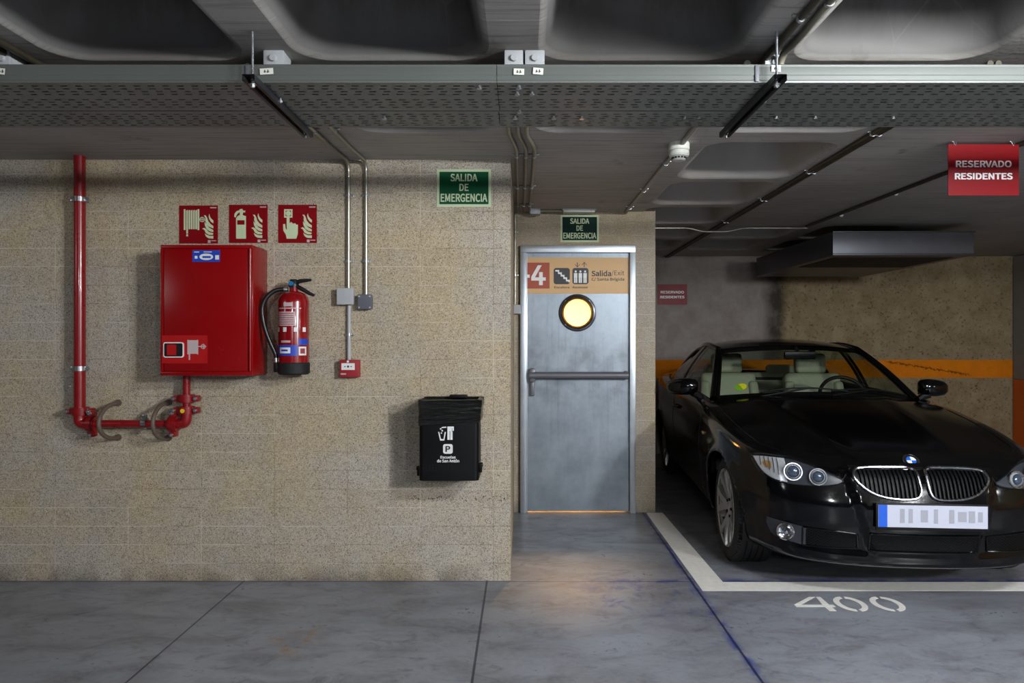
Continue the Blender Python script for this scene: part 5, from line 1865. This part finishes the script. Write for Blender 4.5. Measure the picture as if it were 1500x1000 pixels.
# --- bumper openings, fog lamps
CT = [(-0.262, 0.384), (0.262, 0.384)]
CB = [(-0.262, 0.300), (0.262, 0.300)]
ci = patch(CT, CB, 30, 6, 0.003).build('lower_grille', M['honey'], car, world=False)
MB().tube([front(x, z, 0.002)[0] for x, z in poly_outline(CT, CB, 30)], 0.006, 8, closed=True).build('grille_surround', M['paint'], ci, world=False)
for sg in (-1, 1):
    IT = [(0.315, 0.372), (0.45, 0.381), (0.56, 0.385)]
    IB = [(0.315, 0.300), (0.45, 0.292), (0.56, 0.290)]
    patch(IT, IB, 16, 6, 0.003, sg).build('side_grille', M['honey'], car, world=False)
    MB().tube([front(x * sg, z, 0.002)[0] for x, z in poly_outline(IT, IB, 20)], 0.005, 8, closed=True).build('grille_surround', M['paint'], car, world=False)
    GT = [(0.545, 0.383), (0.62, 0.394), (0.705, 0.402)]
    GB = [(0.525, 0.288), (0.545, 0.289), (0.62, 0.300), (0.68, 0.312), (0.705, 0.372)]
    fg = patch(GT, GB, 14, 8, 0.006, sg, skirt=True).build('fog_light_panel', M['lampdark'], car, world=False)
    p, n_ = front(0.628 * sg, 0.348, 0.006)
    mt = look(p, (n_ + Vector((0, -0.7, 0))).normalized())
    MB().lathe([(0.0005, 0.002), (0.020, 0.004), (0.036, 0.012), (0.042, 0.018), (0.046, 0.014), (0.046, 0.0)], 32, mt).build('fog_reflector', M['chrome'], fg, world=False)
    MB().lathe([(0.0005, 0.024), (0.012, 0.022), (0.014, 0.010)], 16, mt).build('fog_bulb', M['chrome'], fg, world=False)
    MB().lathe([(0.0005, 0.028), (0.026, 0.025), (0.042, 0.018)], 32, mt).build('fog_lens', M['lens'], fg, world=False)

# --- panel gaps drawn as thin dark seams
b = MB()
hood = [(x, 0.7065) for x in np.linspace(-0.33, 0.33, 18)]
b.tube([front(x, z, 0.0)[0] for x, z in hood], 0.003, 6)
for sg in (-1, 1):
    b.tube([front(x * sg, z, 0.0005)[0] for x, z in ((0.33, 0.700), (0.36, 0.665), (0.378, 0.636))], 0.0025, 6)
    pts = [front(0.40 * sg, 0.668, 0.0005)[0]]
    def on_top(x, y):
        h, n_, i_, d_ = BV.ray_cast(Vector((x, y, 2.0)), Vector((0, 0, -1)))
        return h + n_.normalized() * 0.0005 if h else Vector((x, y, 0.9))
    b2 = [on_top(x * sg, y) for x, y in ((0.62, 0.34), (0.69, 0.48), (0.725, 0.7), (0.745, 0.95), (0.752, 1.2), (0.755, 1.42))]
    b.tube(b2, 0.0025, 6)
b.build('bonnet_gap', M['trimblack'], shell, world=False)
def side(y, z, sg, off=0.001):
    h, n_, i_, d_ = BV.ray_cast(Vector((1.5 * sg, y, z)), Vector((-sg, 0, 0)))
    if h is None:
        return Vector((0.87 * sg, y, z))
    if n_.x * sg < 0:
        n_ = -n_
    return h + n_ * off
for sg in (-1, 1):
    b = MB()
    for pts in ([(1.38, z) for z in np.linspace(0.27, 0.885, 14)], [(2.66, z) for z in np.linspace(0.27, 0.93, 14)], [(y, 0.262) for y in np.linspace(1.38, 2.66, 20)]):
        b.tube([side(y, z, sg, 0.0) for y, z in pts], 0.0028, 6)
    b.build('door_gap', M['trimblack'], shell, world=False)
    hb = MB()
    hb.tube([side(2.36 + 0.03 * k, 0.795, sg, 0.006 + 0.022 * math.sin(math.pi * k / 7)) for k in range(8)], 0.012, 10)
    hb.build('door_handle', M['paint'], car, world=False)
    b = MB()
    p = side(1.24, 0.725, sg, 0.003)
    b.box(p, (0.012, 0.055, 0.020), 0.004, rot=(0, 0, 0))
    b.build('side_indicator', M['amber'], car, world=False)

for ay, az, ar in ARCH:                                    # rolled edge of each wheel arch
    for sg in (-1, 1):
        pts = []
        for k in range(41):
            a_ = math.radians(-12 + 204 * k / 40)
            y, z = ay + (ar + 0.004) * math.cos(a_), az + (ar + 0.004) * math.sin(a_)
            if z > 0.235:
                q = side(ay + (ar + 0.03) * math.cos(a_), max(0.215, az + (ar + 0.03) * math.sin(a_)), sg, 0.0)
                pts.append(Vector((q.x - 0.002 * sg, y, z)))
        MB().tube(pts, 0.0085, 8).build('wheel_arch_lip', M['paint'], car, world=False)

# --- emblem: blue and white quartered roundel on the bonnet
def top_pt(x, y, off=0.0):
    h, n_, i_, d_ = BV.ray_cast(Vector((x, y, 2.0)), Vector((0, 0, -1)))
    n_ = n_ if n_.z > 0 else -n_
    return h + n_ * off, n_
p, n_ = top_pt(0.0, 0.150, 0.001)
n_ = (n_ + Vector((0, -0.55, 0))).normalized()
zax = n_
xax = Vector((1, 0, 0))
yax = zax.cross(xax).normalized()
mt = Matrix.Translation(p) @ Matrix((xax, yax, zax)).transposed().to_4x4()
em = MB().lathe([(0.0005, 0.0055), (0.0395, 0.0055), (0.041, 0.003), (0.041, -0.006)], 40, mt).build('emblem', M['black'], car, world=False)
MB().lathe([(0.0388, 0.005), (0.0400, 0.0068), (0.0414, 0.005), (0.0414, -0.004)], 40, mt).lathe([(0.0245, 0.0056), (0.0255, 0.0066), (0.0265, 0.0056)], 40, mt).build('emblem_rings', M['chrome'], em, world=False)
for q, nm, mm in ((0, 'emblem_white_quarters', 'white'), (1, 'emblem_blue_quarters', 'emblue')):
    b = MB()
    for a0 in ((0, 180) if q == 0 else (90, 270)):
        pts = [(0, 0)] + [(0.0245 * math.cos(math.radians(a0 + 9 * k)), 0.0245 * math.sin(math.radians(a0 + 9 * k))) for k in range(11)]
        b.prism(pts, 0.0012, mt @ Matrix.Translation((0, 0, 0.0055)))
    b.build(nm, M[mm], em, smooth=None, world=False)

# --- number plate (its characters are not legible in the photograph)
pl_y = min(front(x, 0.484)[0].y for x in (-0.25, -0.1, 0.0, 0.1, 0.25)) - 0.012
xp, zp = 0.018, 0.482
b = MB().box((xp, pl_y + 0.006, zp), (0.540, 0.012, 0.136), 0.005)
npl = b.build('number_plate', M['trimblack'], car, world=False)
MB().box((xp, pl_y - 0.001, zp + 0.004), (0.520, 0.003, 0.110)).build('plate_face', M['plate'], npl, smooth=None, world=False)
MB().box((xp - 0.238, pl_y - 0.0028, zp + 0.004), (0.042, 0.001, 0.110)).build('plate_blue_band', M['euroblue'], npl, smooth=None, world=False)
for x, w_, h_ in ((-0.145, 0.022, 0.07), (-0.105, 0.020, 0.07), (-0.04, 0.034, 0.06), (0.015, 0.020, 0.072), (0.09, 0.024, 0.068), (0.14, 0.040, 0.050), (0.185, 0.030, 0.058), (0.225, 0.022, 0.05)):
    MB().box((xp + x, pl_y - 0.0028, zp + 0.006), (w_, 0.001, h_)).build('plate_mark', M['plategrey'], npl, smooth=None, world=False)

# --- greenhouse
def ws(u, v):
    b0 = Vector((0.725 * u, 1.42 + 0.20 * u * u, 0.978 - 0.050 * u * u))
    h0 = Vector((0.560 * u, 2.14 + 0.11 * u * u, 1.322 - 0.034 * u * u))
    p = b0.lerp(h0, v)
    k = math.sin(math.pi * v) * 0.022
    return p + Vector((0, -0.55, 0.8)) * k
def rf(u, v):
    h0 = Vector((0.560 * u, 2.14 + 0.11 * u * u, 0))
    r0 = Vector((0.525 * u, 3.22 - 0.06 * u * u, 0))
    p = h0.lerp(r0, v)
    p.x += 0.018 * u * math.sin(math.pi * v)
    zf, zr = 1.322, 1.335
    zc0 = zf + (zr - zf) * v + 0.050 * math.sin(math.pi * v) ** 0.9
    p.z = zc0 - (0.034 + 0.010 * v + 0.014 * math.sin(math.pi * v)) * abs(u) ** 2.4
    return p
def rg(u, v):
    r0 = Vector((0.525 * u, 3.22 - 0.06 * u * u, 1.335 - 0.044 * abs(u) ** 2.4))
    b0 = Vector((0.640 * u, 3.98 - 0.12 * u * u, 1.050 - 0.030 * u * u))
    p = r0.lerp(b0, v)
    return p + Vector((0, 0.35, 0.9)) * (math.sin(math.pi * v) * 0.03)
us = np.linspace(-1, 1, 25)
def sheet(fn, u_, nv, inner=0.0):
    return MB().grid([[fn(u, v) for u in u_] for v in np.linspace(0, 1, nv)])
wsh = sheet(ws, us, 13).build('windscreen', M['carglass'], car, smooth=60, world=False)
b = sheet(rf, us, 19)
b.grid([[rf(u, v) - Vector((0, 0, 0.022)) for u in us] for v in np.linspace(0, 1, 19)])
b.build('roof', M['paint'], car, smooth=50, world=False)
sheet(rg, us, 11).build('rear_window', M['carglass'], car, smooth=60, world=False)
# dark band round the edge of the windscreen
b = MB()
b.grid([[ws(u, v) + Vector((0, 0.004, -0.006)) for u in us] for v in (0.90, 0.95, 1.0)])
b.grid([[ws(u, v) + Vector((0, 0.004, -0.006)) for u in us] for v in (0.0, 0.03, 0.06)])
for sg in (-1, 1):
    b.grid([[ws(sg * u, v) + Vector((0, 0.004, -0.006)) for u in (0.94, 0.97, 1.0)] for v in np.linspace(0, 1, 13)])
b.build('windscreen_border', M['trimblack'], wsh, smooth=60, world=False)
def rail(sg):
    pts = [ws(sg, v) for v in np.linspace(0, 1, 10)] + [rf(sg, v) for v in np.linspace(0, 1, 14)][1:] + [rg(sg, v) for v in np.linspace(0, 1, 9)][1:]
    return pts
belt_x = interp([1.45, 1.62, 2.0, 2.6, 3.2, 3.6, 3.9], [0.80, 0.805, 0.810, 0.812, 0.800, 0.775, 0.735])
belt_z = lambda y: ztop(y) + 0.004
for sg in (-1, 1):
    R_ = rail(sg)
    n_r = len(R_)
    rr = [0.026] * 10 + [0.024] * 13 + [0.030] * 8
    MB().tube(R_, rr[:n_r], 12).build('pillar_rail', M['paint'], car, smooth=60, world=False)
    ryz = sorted([(p.y, abs(p.x), p.z) for p in R_])
    ry = [p[0] for p in ryz]
    rx_ = lambda y: float(np.interp(y, ry, [p[1] for p in ryz]))
    rz_ = lambda y: float(np.interp(y, ry, [p[2] for p in ryz]))
    def sd_(y, f, off=0.0):
        a_ = Vector((belt_x(y), y, belt_z(y)))
        c_ = Vector((rx_(y) + 0.012, y, rz_(y) - 0.008))
        p = a_.lerp(c_, f)
        p.x += 0.022 * math.sin(math.pi * f) * min(1, (c_.z - a_.z) / 0.3) + off
        return Vector((p.x * sg, p.y, p.z))
    fs_ = np.linspace(0, 1, 9)
    sw = MB().grid([[sd_(y, f) for f in fs_] for y in np.linspace(1.66, 3.36, 26)]).build('side_window', M['carglass'], car, smooth=60, world=False)
    b = MB().grid([[sd_(y + 0.10 * (1 - f), f) for f in fs_] for y in np.linspace(3.30, 3.80, 8)])
    b.build('rear_pillar', M['paint'], car, smooth=60, world=False)
    b = MB().grid([[sd_(y, f, 0.003) for f in fs_] for y in (2.63, 2.67, 2.71)])
    b.grid([[sd_(y, f, -0.03) for f in fs_] for y in (2.63, 2.67, 2.71)])
    b.build('door_pillar', M['trimblack'], sw, smooth=60, world=False)
    b = MB().tube([sd_(y, 0.0) for y in np.linspace(1.60, 3.85, 24)], 0.012, 10)
    b.build('window_trim', M['trimblack'], car, world=False)
    # mirror triangle and mirror
    b = MB()
    cx_, cy_, cz_ = (0.935 if sg < 0 else 0.905) * sg, 1.72, 1.005
    prof = [(0.0, 0.001), (0.02, 0.6), (0.10, 0.86), (0.30, 1.0), (0.55, 0.99), (0.80, 0.86), (0.94, 0.62), (1.0, 0.001)]
    P = []
    for f, sc in prof:
        x = (cx_ - 0.115 * sg) + 0.23 * sg * f
        ring = []
        for k in range(20):
            a_ = 2 * math.pi * k / 20
            ca, sa = math.cos(a_), math.sin(a_)
            yy = -0.075 * sc * (abs(ca) ** 0.8) if ca > 0 else 0.045 * sc * (abs(ca) ** 0.5)
            zz = 0.064 * sc * math.copysign(abs(sa) ** 0.75, sa) + 0.012 * (1 - f)
            ring.append(Vector((x, cy_ + yy + 0.06 * f * f, cz_ + zz)))
        P.append(ring)
    b.grid(P, closed_u=True)
    mr = b.build('wing_mirror', M['paint'], car, smooth=70, world=False)
    b = MB()
    b.box((cx_ - 0.0 * sg, cy_ + 0.062, cz_), (0.17, 0.012, 0.095), 0.004, rot=(0, 0, -0.12 * sg))
    b.build('mirror_glass', M['chrome'], mr, world=False)
    b = MB()
    b.tube([(0.80 * sg, 1.72, 0.925), (0.825 * sg, 1.71, 0.95), (0.86 * sg, 1.70, 0.965)], [0.03, 0.026, 0.028], 10)
    b.build('mirror_arm', M['trimblack'], mr, world=False)

# --- cowl and wipers
b = MB()
b.grid([[Vector((x, wind_y(x) - 0.10 + 0.20 * f, 0.945 + 0.018 * f - 0.045 * (x / 0.72) ** 2)) for x in np.linspace(-0.72, 0.72, 25)] for f in np.linspace(0, 1, 4)])
b.build('cowl_panel', M['trimblack'], car, smooth=60, world=False)
for x0, x1_ in ((-0.42, 0.18), (0.06, 0.64)):
    pts = []
    for k in range(10):
        u = (x0 + (x1_ - x0) * k / 9) / 0.725
        pts.append(ws(u, 0.03 + 0.05 * math.sin(math.pi * k / 9)) + Vector((0, -0.012, 0.014)))
    b = MB().tube(pts, 0.006, 8)
    b.tube([pts[0] + Vector((0, -0.02, -0.03)), pts[5]], 0.007, 8)
    b.build('wiper', M['trimblack'], car, world=False)

# --- wheels
def wheel(x_face, y, sg):
    """sg: side; axle along x"""
    R_, w_ = 0.322, 0.225
    mt = Matrix.Translation((x_face, y, R_)) @ Matrix.Rotation(math.radians(90 if sg > 0 else -90), 4, 'Y')
    b = MB()
    prof = [(0.232, -0.010), (0.240, 0.0), (0.262, 0.006), (0.290, 0.004), (0.308, -0.006), (0.317, -0.020)]
    for k in range(5):
        z = -0.030 - (w_ - 0.06) * k / 5
        dz = (w_ - 0.06) / 5
        prof += [(0.3215, z), (0.3215, z - dz * 0.78), (0.3150, z - dz * 0.80), (0.3150, z - dz * 0.97)]
    prof += [(0.317, -w_ + 0.02), (0.300, -w_ + 0.004), (0.262, -w_), (0.232, -w_ + 0.01)]
    b.lathe(prof, 72, mt)
    for k in range(90):                         # tread blocks on the shoulder
        a_ = 2 * math.pi * k / 90
        pos = Vector((0.3155 * math.cos(a_), 0.3155 * math.sin(a_), -0.022))
        q = Matrix.Translation(pos) @ Matrix.Rotation(a_, 4, 'Z')
        bb = bmesh.new()
        bmesh.ops.create_cube(bb, size=1.0)
        for v in bb.verts:
            v.co = Vector((v.co.x * 0.010, v.co.y * 0.013, v.co.z * 0.024))
        b.bm(bb, mt @ q)
    wh = b.build('wheel', M['matblack'], car, smooth=35, world=False)
    wh['label'] = 'black tyre with silver alloy rim'
    b = MB()
    b.lathe([(0.224, -0.004), (0.236, 0.004), (0.240, -0.002), (0.234, -0.02), (0.222, -0.05), (0.212, -0.10), (0.212, -0.19)], 64, mt)
    b.build('rim', M['alloy'], wh, world=False)
    b = MB()
    def spoke(a0, a1, r0, r1, w0, w1):
        P = []
        for f in np.linspace(0, 1, 7):
            a_ = math.radians(a0 + (a1 - a0) * f)
            r_ = r0 + (r1 - r0) * f
            hw = (w0 + (w1 - w0) * f) / 2
            z = 0.006 - 0.030 * (1 - f) ** 1.5
            c_ = Vector((r_ * math.cos(a_), r_ * math.sin(a_), 0))
            t_ = Vector((-math.sin(a_), math.cos(a_), 0))
            P.append([mt @ (c_ - t_ * hw + Vector((0, 0, z - 0.035))), mt @ (c_ - t_ * hw * 0.8 + Vector((0, 0, z))), mt @ (c_ + t_ * hw * 0.8 + Vector((0, 0, z))), mt @ (c_ + t_ * hw + Vector((0, 0, z - 0.035)))])
        b.grid(P, closed_u=True)
    for k in range(5):
        a_ = 90 + 72 * k
        spoke(a_ - 5, a_ - 19, 0.05, 0.231, 0.058, 0.050)
        spoke(a_ + 5, a_ + 19, 0.05, 0.231, 0.058, 0.050)
    b.lathe([(0.0005, -0.018), (0.030, -0.018), (0.036, -0.022), (0.066, -0.026), (0.070, -0.06)], 32, mt)
    b.build('spokes', M['alloy'], wh, smooth=40, world=False)
    b = MB()
    for k in range(5):
        a_ = math.radians(126 + 72 * k)
        p = mt @ Vector((0.054 * math.cos(a_), 0.054 * math.sin(a_), -0.026))
        q = mt @ Vector((0.054 * math.cos(a_), 0.054 * math.sin(a_), -0.016))
        b.cyl(p, q, 0.009, 8)
    b.build('wheel_bolts', M['trimblack'], wh, world=False)
    b = MB()
    b.lathe([(0.0005, -0.11), (0.155, -0.11), (0.155, -0.13), (0.0005, -0.13)], 40, mt)
    b.build('brake_disc', M['disc'], wh, world=False)
    # dark liner of the wheel housing
    ml = Matrix.Translation((x_face, y, R_)) @ Matrix.Rotation(math.radians(90 if sg > 0 else -90), 4, 'Y')
    P = []
    for h_ in (-0.02, -0.30):
        P.append([ml @ Vector((0.358 * math.cos(math.radians(a_)), 0.358 * math.sin(math.radians(a_)), h_)) for a_ in np.linspace(0, 360, 61)])
    P2 = [Vector(p) for p in P[0]]
    b = MB()
    keep = [i for i, p in enumerate(P2) if p.z > 0.20]
    # walk the upper arc in order
    arc = sorted(keep, key=lambda i: math.atan2(P2[i].z - R_, (P2[i].y - y)))
    arc = [i for i in arc if True]
    b.grid([[P[0][i] for i in arc], [P[1][i] for i in arc]])
    ctr = Vector((P[1][0].x, y, R_))
    pts = [P[1][i] for i in arc]
    b.add([ctr] + pts, [(0, k + 1, k + 2) for k in range(len(pts) - 1)])
    b.build('wheel_housing', M['trimblack'], car, smooth=None, world=False)
for y in (0.78, 3.54):
    for sg in (-1, 1):
        wheel((0.815 if y < 2 else 0.825) * sg, y, sg)
# underside
b = MB()
b.box((0, 2.30, 0.215), (1.10, 4.1, 0.03), 0.01)
b.box((0, 2.16, 0.23), (1.50, 2.0, 0.04), 0.01)
b.build('underbody', M['trimblack'], car, world=False)

# --- cabin
b = MB()
b.box((0, 2.55, 0.40), (1.44, 2.1, 0.04))
for sg in (-1, 1):
    b.box((0.745 * sg, 2.55, 0.66), (0.03, 2.1, 0.52))
b.box((0, 3.70, 0.72), (1.40, 0.04, 0.62))
b.box((0, 3.62, 0.985), (1.30, 0.42, 0.03), 0.01)
b.build('cabin_tub', M['trimblack'], car, smooth=None, world=False)
b = MB()
P = []
for f, y, z in ((0, 1.48, 0.93), (0.3, 1.60, 0.945), (0.7, 1.80, 0.95), (0.9, 1.92, 0.94), (1.0, 1.97, 0.90), (1.1, 1.96, 0.70)):
    P.append([Vector((x, y + 0.10 * (1 - f) * (x / 0.7) ** 2 * 1.5, z - 0.03 * (x / 0.7) ** 2 + (0.045 * math.exp(-((x - 0.36) / 0.17) ** 2) if 0.5 < f < 1.05 else 0))) for x in np.linspace(-0.72, 0.72, 29)])
b.grid(P)
b.build('dashboard', M['trimblack'], car, smooth=60, world=False)
b = MB()
sc_ = Vector((0.37, 2.02, 0.905))
sm_ = Matrix.Translation(sc_) @ Matrix.Rotation(math.radians(62), 4, 'X')
b.tube([sm_ @ Vector((0.185 * math.cos(a_), 0.185 * math.sin(a_), 0)) for a_ in np.linspace(0, 2 * math.pi, 41)[:-1]], 0.014, 10, closed=True)
for a_ in (0, math.pi, -math.pi / 2):
    b.tube([sm_ @ Vector((0.04 * math.cos(a_), 0.04 * math.sin(a_), 0.0)), sm_ @ Vector((0.18 * math.cos(a_), 0.18 * math.sin(a_), 0))], 0.014, 8)
b.lathe([(0.0005, 0.03), (0.05, 0.025), (0.065, 0.0), (0.05, -0.04)], 20, sm_)
b.build('steering_wheel', M['trimblack'], car, world=False)
def cushion(name, c_, s_, rot=(0, 0, 0), bev=0.05, parent=car, mat='cream', label=None):
    o = MB().box(c_, s_, bev, rot, 5).build(name, M[mat], parent, smooth=60, world=False)
    return o
for sg in (-1, 1):
    x = 0.37 * sg
    bk = cushion('front_seat', (x, 2.72, 0.765), (0.49, 0.13, 0.62), (math.radians(-14), 0, 0), 0.055)
    cushion('headrest', (x, 2.82, 1.155), (0.27, 0.10, 0.18), (math.radians(-10), 0, 0), 0.042, bk)
    cushion('seat_cushion', (x, 2.42, 0.53), (0.50, 0.52, 0.14), (math.radians(5), 0, 0), 0.05, bk)
    for s2 in (-1, 1):
        cushion('seat_bolster', (x + 0.215 * s2, 2.685, 0.75), (0.085, 0.13, 0.50), (math.radians(-14), 0, 0.25 * s2), 0.04, bk)
        MB().cyl((x + 0.06 * s2, 2.805, 1.05), (x + 0.06 * s2, 2.825, 1.12), 0.006, 8).build('headrest_post', M['zinc'], bk, world=False)
rb = cushion('rear_seat', (0, 3.42, 0.80), (1.16, 0.13, 0.50), (math.radians(-20), 0, 0), 0.05, car, 'cream')
for sg in (-1, 1):
    cushion('rear_headrest', (0.31 * sg, 3.52, 1.065), (0.27, 0.08, 0.11), (math.radians(-14), 0, 0), 0.035, rb)
b = MB()
b.box((0.02, 1.99, 1.245), (0.25, 0.035, 0.065), 0.014, (math.radians(8), 0, 0.08))
b.tube([(0.0, 2.03, 1.31), (0.01, 2.00, 1.27)], 0.013, 8)
b.build('interior_mirror', M['trimblack'], car, world=False)
# round sticker low on the passenger side of the screen
def ws_local(u0, v0):
    o_, du_, dv_ = ws(u0, v0), ws(u0 + 0.02, v0) - ws(u0 - 0.02, v0), ws(u0, v0 + 0.02) - ws(u0, v0 - 0.02)
    xa_ = du_.normalized()
    za_ = du_.cross(dv_).normalized()
    ya_ = za_.cross(xa_)
    return Matrix.Translation(o_ - za_ * 0.0 + Vector((0, -0.004, 0.006))) @ Matrix((xa_, ya_, za_)).transposed().to_4x4()
mt = ws_local(-0.745, 0.150)
st2 = MB().prism([(0.045 * math.cos(2 * math.pi * k / 32), 0.045 * math.sin(2 * math.pi * k / 32)) for k in range(32)], 0.0006, mt).build('emission_sticker', M['ecogreen'], wsh, smooth=None, world=False)
b = MB()
b.prism([(0.041 * math.cos(math.radians(a_)), 0.041 * math.sin(math.radians(a_))) for a_ in range(-60, 121, 10)], 0.0004, mt @ Matrix.Translation((0, 0, 0.0008)))
b.build('sticker_half', M['ecoyellow'], st2, smooth=None, world=False)
